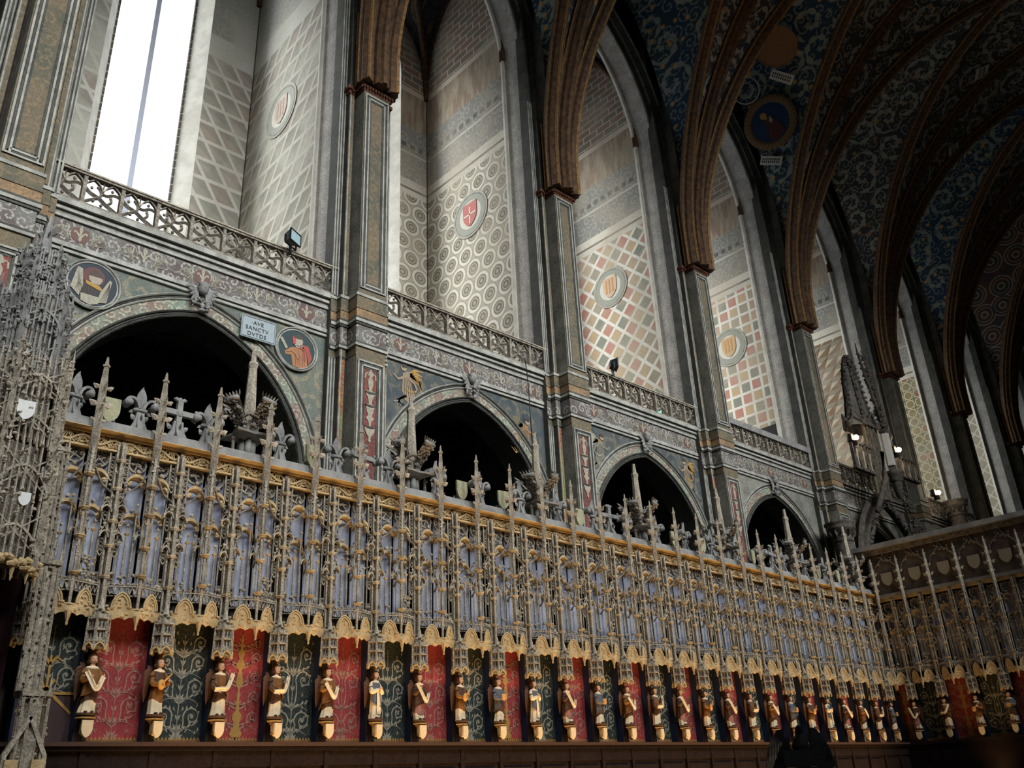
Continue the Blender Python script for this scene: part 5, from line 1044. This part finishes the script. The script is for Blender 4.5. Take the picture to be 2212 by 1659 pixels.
def big_parts():
    out = []; m = MB()
    for i in range(6): a = i * pi / 3 + .3; m.frus((.07 * cos(a), .07 * sin(a)), 0, .24, .045, .038, DUST, 7, 0, True)
    m.frus((0, 0), 0, .24, .08, .07, DUST, 8, 0)
    for s in (-1, 1): m.frus((s * .19, -.05), 0, .18, .022, .02, LACE2, 4); m.frus((s * .19, -.05), .18, .27, .02, .003, LACE2, 4); m.crumb((s * .19, -.06, .19), .03, LACE2)
    out.append(('clustered_pedestal', m)); m = MB()
    star = []; 
    for i in range(4):
        a = pi / 4 + i * pi / 2; star.append((.33 * cos(a), .33 * sin(a))); 
        for q in (.25, .5, .75): b = a + q * pi / 2; r = .33 * (1 - .42 * sin(pi * q)); star.append((r * cos(b), r * sin(b)))
    n = len(star); vs = [(x * .96, y * .96, .25) for x, y in star] + [(x, y, .275) for x, y in star] + [(x * .35, y * .35, .305) for x, y in star] + [(x * .25, y * .25, .20) for x, y in star]
    m.add(vs, [(i, (i + 1) % n, n + (i + 1) % n, n + i) for i in range(n)] + [(n + i, n + (i + 1) % n, 2 * n + (i + 1) % n, 2 * n + i) for i in range(n)] + [((i + 1) % n, i, 3 * n + i, 3 * n + (i + 1) % n) for i in range(n)] + [tuple(2 * n + i for i in range(n))], DUST); out.append(('star_slab', m))
    for k in range(4):
        a = k * pi / 2 + .35; d = Vector((cos(a), sin(a), 0)); t = Vector((-d.y, d.x, 0)); m = MB(); n = 8; vs = []
        for i in range(n + 1):
            q = i / n; r = .05 + .25 * q ** 1.5; z = .29 + .36 * q; w = .045 + .05 * q
            for s in (-1, 0, 1): vs.append(tuple(d * (r + (-.03 if s else 0) * q) + t * (s * w) + Vector((0, 0, z))))
        m.add(vs, [(3 * i + j, 3 * i + j + 1, 3 * i + 4 + j, 3 * i + 3 + j) for i in range(n) for j in (0, 1)], DUST, True)
        m.tube([tuple(d * .30 + t * s + Vector((0, 0, .645))) for s in (-.10, 0, .10)], .032, DUST, 6)
        R = random.Random(k)
        for j in range(110):
            q = R.random(); r = .05 + .25 * q ** 1.5; s = R.uniform(-1, 1); p = d * (r + R.uniform(.0, .035)) + t * (s * (.045 + .055 * q)) + Vector((0, 0, .27 + .37 * q)); m.crumb(p, R.uniform(.012, .026), LACE2)
        for j in range(6): s = (j - 2.5) / 3; p = d * .27 + t * (s * .11) + Vector((0, 0, .66)); m.leaf(p, p + d * .05 + t * s * .05 + Vector((0, 0, .07)), .018, t, LACE2)
        m.bar([tuple(d * .12 + t * s + Vector((0, 0, .46 + .3 * abs(s)))) for s in (-.11, -.05, 0, .05, .11)], .015, .03, d, LACE2)
        out.append(('foliate_arm', m))
    m = MB(); m.frus((0, 0), .30, 1.16, .088, .050, LACE, 6, .3); m.frus((0, 0), 1.14, 1.20, .052, .066, LACE, 6, .3); m.frus((0, 0), 1.20, 1.23, .066, .05, LACE, 6, .3); m.frus((0, 0), 1.23, 1.37, .038, .028, LACE, 6, .3); m.ball((0, 0, 1.38), .03, .03, .02, LACE, 6, 4)
    for i in range(22):
        z = .42 + i * .034; r = .075 - .03 * (z - .3) / .86; a = .3 + i * .35 - .1
        m.bar([(r * cos(b) * 1.0, r * sin(b) * 1.0, z + (b - a) * .03) for b in (-2.2, -1.6, -1.1)], .007, .008, (0, 1, 0), LACE2)
    out.append(('spire', m)); return [(n, q.mesh(n)) for n, q in out]
BP = big_parts()
cnt = {'f': 0, 's': 0, 'c': 0}
def finial(kind, x):
    i = cnt[kind]; cnt[kind] += 1
    nm, ps, what = {'f': ('fleur_de_lis_finial', FLP, 'grey stone fleur-de-lis finial'), 's': ('shield_finial', SHP, 'pale stone shield finial'), 'c': ('cross_finial', CRP, 'grey stone flowered cross finial')}[kind]
    e = empty(nm, (x, YS + .14, ZS + .03), random.uniform(-.15, .25), label='%s on the screen top, %s of its kind from the left' % (what, ORD[i]), cat='finial', group={'f': 'fleur-de-lis finials', 's': 'shield finials', 'c': 'cross finials'}[kind] + ' on the screen')
    for n, me in ps: link(n, me, e)
for kx, x in (('f', 2.52), ('s', 2.86), ('f', 3.19), ('c', 3.61), ('f', 3.95)): finial(kx, x)
for j in range(7):
    bx = 4.43 + 2.356 * j
    e = empty('crowned_pinnacle', (bx, YS + .12, ZS + .03), label='tall stone spire in a foliate crown on the screen top, %s from the left' % ORD[j], cat='pinnacle', group='crowned spires on the screen')
    for n, me in BP: link(n, me, e)
    if j < 6:
        for kx, f in zip('fsfcf' if j % 2 == 0 else 'fsfsf', (1, 2, 3, 4, 5)): finial(kx, bx + 2.356 * f / 6 + .04)

# ================================================================== LOFT SCREEN AT THE FAR END (faces the camera side)
XJ = 19.2
jl = empty('rood_loft', (XJ, 0, 0), label='shadowed stone rood loft closing the far end of the choir', cat='loft')
m = MB(); m.box(.2, .6, 2.0, 9.3, -1.65, 4.44, DARKST); m.build('core_wall', jl)
m = MB(); m.box(-.22, 2.4, 2.0, 9.24, 4.50, 4.60, DUST); m.box(-.12, 2.4, 2.0, 9.24, 4.40, 4.50, LACE2); m.build('top_slab', jl)
m = MB(); m.box(-.10, .1, 2.0, 9.0, 3.46, 3.53, DUST); m.box(-.06, .1, 2.0, 9.0, 3.40, 3.46, GLOWST); m.build('ledge', jl)
m = MB(); m.box(-.16, .1, 2.0, 8.98, ZL - .06, ZL, WOOD); m.box(-.1, .1, 2.0, 8.98, -1.65, ZL - .06, WOOD); m.build('oak_stall_back', jl)
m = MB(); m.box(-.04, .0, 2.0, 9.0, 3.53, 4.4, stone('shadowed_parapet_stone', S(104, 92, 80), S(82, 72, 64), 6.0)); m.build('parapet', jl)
hme = MB(); hme.plate([(x * 1.15, z) for x, z in shield_poly(.105, .27)], .03, plain('dimmed_shield_paint', S(150, 142, 124)), lambda a, b, c: (-.05 - c, a, b)); hme = hme.mesh('shield')  # shield tone lowered to put the loft's dim light into its colour
ome = MB(); og = [(-.27, 0), (-.24, .12), (-.14, .22), (-.05, .30), (0, .42), (.05, .30), (.14, .22), (.24, .12), (.27, 0)]
ome.bar([(-.05, y, 3.98 + z) for y, z in og], .025, .04, (1, 0, 0), LACE2)
for i in range(8): ome.crumb((-.06, og[i][0] * .6, 4.16 + random.random() * .2), .03, LACE2)
ome = ome.mesh('ogee_arch')
for i in range(11):
    y = 8.62 - .615 * i; cy = y - .3
    link('shield', hme, jl, (0, y - .0, 3.84)); link('ogee_arch', ome, jl, (0, y, 0))
    canopy(i, (XJ, y, 0), -pi / 2, '%s shadowed stall canopy on the far loft, counting from the corner' % ORD[i], 'stall canopies on the loft') if i < 7 else None
    if i == 0: canopy(2, (XJ, 9.20, 0), -pi / 2, 'shadowed stall canopy squeezed into the corner of screen and loft', 'stall canopies on the loft')
    if i < 7:
        panel(i, XJ + .08, y - .31, -pi / 2, i % 2 == 1, '%s painted panel on the far loft, %s from the corner' % ('red' if i % 2 else 'dark green', ORD[i]), 'painted panels on the loft')
        statue((4, 5, 1, 2, 0, 3, 1)[i], (XJ - .10, y, .828), -pi / 2, 'angel %s, %s on the far loft from its corner' % (SDESC[(4, 5, 1, 2, 0, 3, 1)[i]], ORD[i]), 'angel statues on the loft')
panel(1, XJ + .08, 8.87, -pi / 2, True, 'red painted panel in the corner beside the far loft', 'painted panels on the loft')

# ================================================================== THRONE TABERNACLE AT THE LEFT EDGE
th = empty('throne_tabernacle', (1.75, 8.45, -1.65), label='tall lacy grey stone throne canopy with crocketed spire at the left edge', cat='throne')
tl = lambda n, m, **k: m.build(n, th, (-1.75, -8.45, 1.65), **k)
def tier(m, c, r, z0, z1, n, den, mat, core=True, rot=0.0):
    if core: m.frus(c, z0 + .05, z1, r * .80, r * .70, LACE2, n, rot)
    for i in range(n):
        a = rot + 2 * pi * i / n; p = (c[0] + r * cos(a), c[1] + r * sin(a)); H = z1 - z0
        pinnacle(m, p[0], p[1], z0 - .05, z1 + H * .25, .028, mat, tuple((z0 + H * q, .05) for q in (.55, .75, .95, 1.05)))
        b = rot + 2 * pi * (i + .5) / n; q = Vector((c[0] + r * cos(pi / n) * cos(b), c[1] + r * cos(pi / n) * sin(b), 0)); N = (cos(b), sin(b), 0); T = Vector((-sin(b), cos(b), 0)); hw = r * sin(pi / n)
        for (za, f) in ((z0, .45), (z0 + H * .5, .4)):
            m.bar([tuple(q + T * (hw * x) + Vector((0, 0, za + z * H * .22))) for x, z in pointed(1, 1.3, 5)], .022, .03, N, mat)
            for s in (-.78, -.5, -.25, 0, .25, .5, .78): m.bar([tuple(q + T * (hw * s) + Vector((0, 0, za - H * .02))), tuple(q + T * (hw * s) + Vector((0, 0, za + H * (f + .06))))], .014 if s else .022, .024, N, mat); m.frus(tuple(q + T * (hw * s))[:2], za + H * (f + .06), za + H * (f + .2), .014, .002, mat, 4)
            for s in (-1, 1): m.bar([tuple(q - T * (hw * s) + Vector((0, 0, za + H * .05))), tuple(q + T * (hw * s) + Vector((0, 0, za + H * .4)))], .012, .016, N, mat)
        for j in range(int(26 * den)): m.crumb(tuple(q * 1.0 + T * random.uniform(-hw, hw) + Vector((0, 0, z0 + random.random() * H)) + Vector(N) * random.uniform(0, .04)), random.uniform(.009, .019), mat)
    return m
c0 = (1.80, 8.42)
tl('hanging_canopy', tier(MB(), c0, .47, 1.92, 2.95, 6, 3, LACE, rot=.3)); tl('lantern_stage', tier(MB(), c0, .44, 2.95, 3.75, 6, 3, LACE, rot=.3)); tl('upper_stage', tier(MB(), (1.84, 8.45), .33, 3.62, 4.45, 6, 2, DUST, rot=.1)); tl('spire_stage', tier(MB(), (1.84, 8.47), .19, 4.35, 4.95, 6, 2, DUST))
m = MB(); m.frus((1.83, 8.5), 4.8, 5.48, .10, .015, DUST, 6)
for i in range(16): a = i * 1.1; z = 4.82 + i * .038; r = .10 - .0055 * i; b = Vector((1.83 + r * cos(a), 8.5 + r * sin(a), z)); m.leaf(b, b + Vector((cos(a) * .06, sin(a) * .06, .06)), .02, (0, 0, 1), DUST)
tl('crocketed_spire', m)
m = MB()
for z0, z1, r in ((-1.65, .95, .13), (.95, 2.05, .105), (2.05, 3.1, .085), (3.1, 3.95, .06)):
    x = 2.425 - .065 * max(0, z0); y = 8.52; m.frus((x, y), z0, z1, r, r * .9, LACE, 4, pi / 4 if z0 > .5 else .2); 
    for s in (-1, 1): m.frus((x + s * r * .8, y - r * .5), z0, z1 - .1, .022, .02, LACE, 4); m.frus((x + s * r * .8, y - r * .5), z1 - .1, z1 + .16, .022, .003, LACE, 4)
    m.frus((x, y), z1 - .04, z1, r * 1.25, r * 1.35, LACE, 4, pi / 4)
    for q in (-.75, -.3, .3, .75): m.frus((x + r * q, y - r * .86), z0, z1 - .06, .012, .012, LACE, 4, 0)
    for j in range(70): m.crumb((x + random.uniform(-r, r), y - r * .8, random.uniform(max(z0, -.2), z1)), random.uniform(.008, .018), LACE2)
for s in (-1, 1): m.bar([(2.40 + s * .16, 8.42, .2), (2.40 + s * .15, 8.42, .45), (2.40, 8.42, .75)], .035, .06, (0, 1, 0), LACE); m.box(2.40 + s * .10 - .05, 2.40 + s * .10 + .05, 8.36, 8.5, -1.65, .42, GLOWST)
tl('stepped_buttress', m)
pinm = MB(); pinnacle(pinm, 2.15, 8.5, 3.6, 4.25, .03, LACE, ((3.9, .06), (4.0, .05))); tl('corner_pinnacle', pinm)
m = MB()
for i in range(40):
    a = i / 39 * 2.2 - 1.1; m.crumb((c0[0] + .45 * sin(a), c0[1] - .45 * cos(a), 1.88 + random.uniform(-.05, .06)), .035, GLOWST)
for i in range(7): a = i / 6 * 2.2 - 1.1; m.frus((c0[0] + .44 * sin(a), c0[1] - .44 * cos(a)), 1.74, 1.9, .004, .03, GLOWST, 5)
tl('pendant_fringe', m)
for x, y, z, s in ((1.83, 8.02, 3.20, .13), (2.13, 8.18, 2.72, .085), (1.95, 8.02, 2.42, .085)):
    m = MB(); m.plate(shield_poly(s * .55, s * 1.35), .02, WHITE, lambda a, b, c: (x + a, y - c, z + b)); tl('shield', m)
m = MB(); n = 26; pts = [(.3 + 1.95 * i / n, 8.86 + .035 * sin(i * 1.9)) for i in range(n + 1)]; m.add([(x, y, -1.65) for x, y in pts] + [(x, y, 2.2) for x, y in pts], [(i, i + 1, n + i + 2, n + i + 1) for i in range(n)], WINE, True)
m.build('hanging_curtain', label='dark wine red curtain hanging below the throne canopy', cat='curtain')

# ================================================================== CANOPIED TRIBUNE BEYOND THE LOFT
tr = empty('canopied_tribune', (28.5, 12.4, 7.9), label='dark gothic tribune with crocketed canopy above the far arch', cat='tribune')
tb = lambda n, m: m.build(n, tr, (-28.5, -12.4, -7.9))
TG = stone('dark_carved_stone', S(104, 97, 88), S(66, 61, 56), 7.0, False, .8, 30); TL = stone('smooth_grey_canopy', S(112, 110, 104), S(80, 78, 74), 3.0, False, .2)  # darker mottled grey, and a smoother plain grey for the canopy
PRF = [(.80, 10.75), (.74, 10.9), (.58, 11.3), (.46, 11.9), (.40, 12.5), (.30, 13.0), (.16, 13.35), (.03, 13.55)]
m = MB(); m.lathe((28.35, 12.55, 0), PRF, TL, 6, smooth=False, sy=.55); tb('canopy_shroud', m)
m = MB()
for i in range(6):
    a = i * pi / 3; pth = [(28.35 + r * cos(a), 12.55 + .55 * r * sin(a), z) for r, z in PRF]; m.tube(pth, .05, TG, 6)
    for (x0, y0, z0), (x1, y1, z1) in zip(pth[:-1], pth[1:]):
        for t in (.0, .35, .7): m.crumb((x0 + (x1 - x0) * t, y0 + (y1 - y0) * t - .03, z0 + (z1 - z0) * t), .075, TG)
    m.bar([(28.35 + .8 * cos(a), 12.55 + .44 * sin(a), 10.75), (28.35 + .82 * cos(a + .52), 12.55 + .45 * sin(a + .52), 11.2), (28.35 + .8 * cos(a + 1.05), 12.55 + .44 * sin(a + 1.05), 10.75)], .07, .07, (cos(a + .52), sin(a + .52), 0), TG)
tb('canopy_ribs', m)
m = MB()
for i in range(34):
    t = i / 33; x = 28.75 + .55 * (1 - t) - .1 * t; z = 10.7 + 2.9 * t; m.crumb((x, 12.15 + random.uniform(-.08, .08), z), .13 - .07 * t, TG); m.leaf((x, 12.1, z), (x + .22, 12.05, z + .12), .07, (0, 1, 0), TG)
m.tube([(29.3, 12.15, 10.7), (28.95, 12.15, 12.0), (28.62, 12.2, 13.6), (28.6, 12.2, 14.0)], [.09, .07, .04, .02], TG, 6); m.ball((29.3, 12.1, 10.6), .16, .16, .22, TG, 8, 6); tb('crocketed_spine', m)
m = MB()
for x, r in ((28.0, .07), (28.2, .08), (28.42, .07), (28.62, .09), (28.85, .06)): m.frus((x, 12.3), 8.2, 10.8, r, r, PBROWN if r < .075 else TG, 7)
m.tube([(28.75, 12.2, 9.9), (28.5, 12.15, 8.9), (27.9, 12.15, 8.2), (27.3, 12.15, 7.6)], [.08, .10, .10, .08], TG, 7); tb('shaft_bundle', m)
m = MB(); m.frus((29.05, 12.1), 9.45, 10.6, .14, .14, plain('pale_post_paint', S(190, 188, 180), var=.3), 6); tb('pale_post', m)
m = MB(); m.lathe((29.4, 12.2, 8.95), [(.14, 0), (.24, .08), (.22, .2), (.31, .28), (.31, .4), (.0, .41)], TG, 10); m.lathe((29.4, 12.2, 8.35), [(.0, 0), (.12, .15), (.15, .6)], TG, 10); tb('capital_drum', m)
def small_bal(x0, x1, z0, z1):
    m = MB(); n = 3; w = (x1 - x0) / n; m.box(x0, x1, 12.2, 12.35, z1 - .08, z1, TG); m.box(x0, x1, 12.2, 12.35, z0, z0 + .08, TG)
    for i in range(n): X = x0 + i * w; P = lambda p: [(X + a * w, 12.25, z0 + b * (z1 - z0)) for a, b in p]; m.bar(P([(0, 0), (0, 1)]), .06, .1, (0, 1, 0), TG); m.bar(P([(0, .2), (.4, .5), (.5, .95), (.6, .5), (1, .2)]), .07, .09, (0, 1, 0), TG); m.bar(P([(.5, .1), (.45, .4), (.55, .7)]), .09, .1, (0, 1, 0), LACE)
    return m
tb('tracery_parapet', small_bal(26.7, 28.0, 8.95, 9.95)); tb('tracery_parapet', small_bal(30.0, 31.4, 9.3, 10.1))
m = MB(); pth = arc3(1.9, 2.65, 5.55, 29.0, 12.75, 22)
m.sweep(pth, ROLL(0, .2, 0, .2), (0, 1, 0), TG); m.sweep(pth, ROLL(.2, .45, 0, .12), (0, 1, 0), TG)
for i in range(len(pth) - 1):
    for t in (0, .5): p = Vector(pth[i]) * (1 - t) + Vector(pth[i + 1]) * t; m.crumb((p.x, p.y - .2, p.z), .07, TG)
for j in range(150): a = random.random(); x = 30.3 + 1.3 * a + random.uniform(-.1, .35); m.crumb((x, 12.45, 8.5 - 2.6 * a + random.uniform(-.1, .7)), random.uniform(.04, .09), TG)
tb('rope_moulded_arch', m)
for x, z, lb in ((25.25, 6.95, 'short dark column with moulded capital left of the far dark arch'), (34.75, 9.3, 'short dark column with moulded capital standing above the loft slab')):
    c = empty('capital_column', (x, 12.45, -1.65), label=lb, cat='column', group='short capital columns'); H = z + 1.65
    m = MB(); m.lathe((0, 0, 0), [(.27, 0), (.27, H - .6)], TG, 14); m.build('shaft', c); m = MB(); m.lathe((0, 0, 0), [(.27, H - .6), (.32, H - .57), (.29, H - .5), (.33, H - .3), (.42, H - .22), (.44, H - .15), (.40, H - .11), (.47, H - .06), (.47, H), (0, H)], TG, 14); m.build('capital', c)
    m = MB()
    for i in range(12): a = i * pi / 6; m.leaf((.30 * cos(a), .30 * sin(a), H - .48), (.40 * cos(a), .40 * sin(a), H - .24), .06, (-sin(a), cos(a), 0), TG)
    m.build('leaf_collar', c)

# ================================================================== LAMPS
def bulb(x, y, z, lb):
    e = empty('spot_lamp', (x, y, z), label=lb, cat='lamp', group='lit spot lamps'); m = MB(); m.ball((0, 0, 0), .085, .085, .085, GLOW, 10, 7); m.build('bulb', e)
    m = MB(); m.frus((-.12, .14), -.12, .12, .12, .10, BLACK, 6); m.box(-.02, .02, 0, .2, -.25, -.08, BLACK); m.build('housing', e)
    d = bpy.data.lights.new('spot_lamp_light', 'POINT'); d.energy = 22; d.color = (1, .8, .55); d.shadow_soft_size = .09; o = bpy.data.objects.new('spot_lamp_light', d); COL.objects.link(o); o.parent = e; o.location = (0, -.15, .1)
bulb(26.85, 12.1, 9.98, 'small lit lamp on the parapet left of the canopied tribune'); bulb(29.7, 12.0, 10.15, 'brightest lit lamp right of the pale post on the tribune'); bulb(33.3, 12.4, 9.38, 'small lit lamp beside the short column above the loft')
def flood(x, y, z, rz, face, lb, tilt=.2):
    e = empty('floodlight', (x, y, z), rz, label=lb, cat='floodlight', group='floodlights on the gallery'); m = MB(); vs = [(-.16, -.10, -.12), (.16, -.10, -.12), (.16, -.10, .12), (-.16, -.10, .12), (-.10, .08, -.07), (.10, .08, -.07), (.10, .08, .07), (-.10, .08, .07)]
    m.add(vs, [(0, 1, 5, 4), (1, 2, 6, 5), (2, 3, 7, 6), (3, 0, 4, 7), (4, 5, 6, 7)], BLACK); m.bar([(-.16, -.10, -.12), (.16, -.10, -.12), (.16, -.10, .12), (-.16, -.10, .12)], .025, .03, (0, 1, 0), BLACK, True); ho = m.build('housing', e)
    m = MB(); m.box(-.15, .15, -.104, -.098, -.11, .11, face); m.build('glass_front', ho)
    m = MB(); m.bar([(-.17, 0, .0), (-.17, 0, -.16), (.17, 0, -.16), (.17, 0, 0)], .02, .03, (0, 1, 0), BLACK); m.box(-.02, .02, -.02, .02, -.32, -.16, BLACK); m.build('bracket', e)
flood(6.87, 13.02, 9.70, .45, GLASSG, 'grey faced floodlight on the rail beside the pale ribbed wall'); flood(16.05, 13.05, 9.78, .9, plain('dim_lamp_glass', S(90, 86, 90), .3, .5), 'black floodlight on a stalk before the diagonal checkered wall')
e = empty('exit_lamp', (18.43, 13.6, 9.27), label='small green glowing emergency lamp behind the balustrade tracery', cat='lamp'); m = MB(); m.box(-.2, .2, 0, .12, -.12, .12, BLACK); m.build('housing', e); m = MB(); m.box(-.17, .17, -.01, 0, -.02, .1, GREENGLOW); m.build('lit_face', e); m = MB(); m.box(-.1, .1, .0, .1, -.4, -.12, BLACK); m.build('foot', e)
m = MB(); m.tube([(12.9, 13.02, 9.0), (12.92, 12.98, 8.4), (12.95, 13.0, 7.7), (12.98, 13.02, 6.9)], .012, BLACK, 5); m.build('hanging_cable', label='thin dark cable hanging down the second bay wall', cat='cable')

# ================================================================== EAGLE LECTERN IN THE FOREGROUND
eg = empty('eagle_lectern', (8.42, 5.0, -1.65), -.75, label='dark bronze eagle lectern with raised wings in the foreground', cat='lectern'); Z = 3.82; eg.scale = (.5, .5, .5)
m = MB(); loft(m, [(Z - .22, .06, .07, 0, 0), (Z - .05, .15, .14, 0, 0), (Z + .08, .17, .16, 0, 0), (Z + .2, .13, .13, 0, -.02), (Z + .28, .08, .09, 0, -.05), (Z + .36, .075, .09, 0, -.07), (Z + .42, .06, .075, 0, -.09), (Z + .45, .03, .04, 0, -.10)], lambda z: EAGLE, 12); m.leaf((0, -.14, Z + .40), (0, -.25, Z + .35), .03, (1, 0, 0), EAGLE); m.build('body', eg)
for s in (-1, 1):
    m = MB(); poly = [(s * .08, Z - .12), (s * .20, Z + .06), (s * .28, Z + .28), (s * .27, Z + .40), (s * .38, Z + .38), (s * .50, Z + .24), (s * .62, Z + .0), (s * .68, Z - .3), (s * .5, Z - .4), (s * .3, Z - .3), (s * .12, Z - .2)]
    m.plate(poly, .05, EAGLE, lambda a, b, c: (a, c + .25 * abs(a), b))
    for j in range(8): m.leaf((s * (.2 + .05 * j), .02 + .05 * j * .25, Z + .30 - .03 * j), (s * (.26 + .05 * j), .04 + .06 * j * .25, Z - .22), .035, (0, 1, 0), EAGLE)
    m.build('wing', eg)
m = MB(); m.box(-.42, .42, -.22, -.16, Z - .34, Z - .31, EAGLE); m.box(-.4, .4, -.17, -.14, Z - .3, Z - .0, EAGLE); m.build('book_desk', eg)
m = MB(); m.lathe((0, 0, 0), [(.4, 0), (.42, .06), (.2, .16), (.1, .3), (.09, 1.8), (.16, 1.9), (.09, 2.0), (.08, 3.3), (.2, 3.46), (.06, 3.6)], EAGLE, 12); m.build('stem', eg)

# ================================================================== PAINTED MEDALLION AND LABELS ON THE VAULT
def frame_at(p, n, roll=0.0):
    n = Vector(n).normalized(); z = Vector((0, 0, 1)); up = (z - n * z.dot(n)).normalized(); rt = up.cross(n).normalized(); R = Matrix((rt, -n, up)).transposed().to_4x4(); R = R @ Matrix.Rotation(roll, 4, 'Y')
    return Matrix.Translation(Vector(p) + n * .05) @ R
def place(e, p, n, roll=0.0): e.matrix_world = frame_at(p, n, roll)
DB = plain('deep_blue_paint', S(24, 44, 72)); TAN = plain('tan_wreath_paint', S(112, 88, 56)); MAR = plain('maroon_robe_paint', S(78, 38, 36))
e = empty('vault_medallion', label='large painted vault medallion of a praying man in a tan wreath', cat='medallion'); place(e, (25.02, 11.88, 21.76), (-.922, -.091, -.376))
ring_mesh(1.0, [(.72, 1.0, TAN, .04)]).build('wreath', e); m = MB(); m.plate(arc_pts(0, 0, .73, 0, 2 * pi, 28)[:-1], .004, DB, FR(-.01)); m.build('blue_field', e)
m = MB()
for i in range(34): a = 2 * pi * i / 34; m.ribbon([(.74 * cos(a), .74 * sin(a)), (.86 * cos(a + .09), .86 * sin(a + .09)), (.99 * cos(a), .99 * sin(a))], [.02, .035, .02], plain('dark_wreath_leaf', S(70, 52, 34)) if i == 0 else bpy.data.materials['dark_wreath_leaf'], FR(-.05))
m.build('wreath_leaves', e)
m = MB(); m.plate([(-.2, .15), (.08, .2), (.3, -.1), (.45, -.5), (.1, -.7), (-.22, -.6), (-.15, -.2)], .004, MAR, FR(-.02)); m.plate(arc_pts(-.16, .32, .13, 0, 2 * pi, 12)[:-1], .004, SCR_GOLD, FR(-.026)); m.plate([(-.22, .42), (-.12, .44), (-.03, .2), (-.12, .12)], .004, SCR_GOLD, FR(-.03)); m.plate([(-.02, .05), (.06, .25), (.12, .05), (.05, -.06)], .004, SCR_PALE, FR(-.03)); m.build('praying_figure', e)
e = empty('vault_disc', label='plain brown painted disc high on the dark vault', cat='medallion'); place(e, (23.75, 10.5, 23.56), (-.5, -.2, -.85)); ring_mesh(.72, [(0, .95, plain('brown_disc_paint', S(112, 76, 46)), .0), (.95, 1.0, TAN, .02)]).build('painted_disc', e)
e = empty('vault_ring', label='thin pale painted ring left of the praying man medallion', cat='medallion'); place(e, (24.19, 12.16, 22.99), (-.7, -.15, -.7)); ring_mesh(.5, [(.9, 1.0, SCR_PALE, .01), (.5, .56, SCR_PALE, .01)]).build('painted_ring', e)
LABP = plain('off_white_label_paint', S(190, 186, 168))
for p, n, roll, w, h, lb in (((24.55, 10.89, 22.91), (-.815, -.136, -.563), .75, .42, .17, 'tilted white inscribed label above the praying man medallion'), ((25.4, 12.31, 20.48), (-.963, -.063, -.261), .5, .42, .16, 'white inscribed label below the praying man medallion'),
                             ((33.89, 8.73, 23.11), (0, -.653, -.757), .6, .28, .26, 'small square pale label on the dark right-hand vault'), ((32.0, 6.48, 24.51), (0, -.377, -.926), .6, .26, .26, 'faint square pale label near the top right vault ribs')):
    e = empty('vault_label', label=lb, cat='label', group='painted vault labels'); place(e, p, n, roll); m = MB(); m.box(-w, w, -.03, -.01, -h, h, LABP); m.build('tablet', e); m = MB()
    for r in range(2):
        for i in range(9): m.box(-w * .85 + i * w * .19, -w * .85 + i * w * .19 + w * .10, -.034, -.03, h * (.1 - .6 * r), h * (.55 - .6 * r), INK)
    m.build('faded_lettering', e)
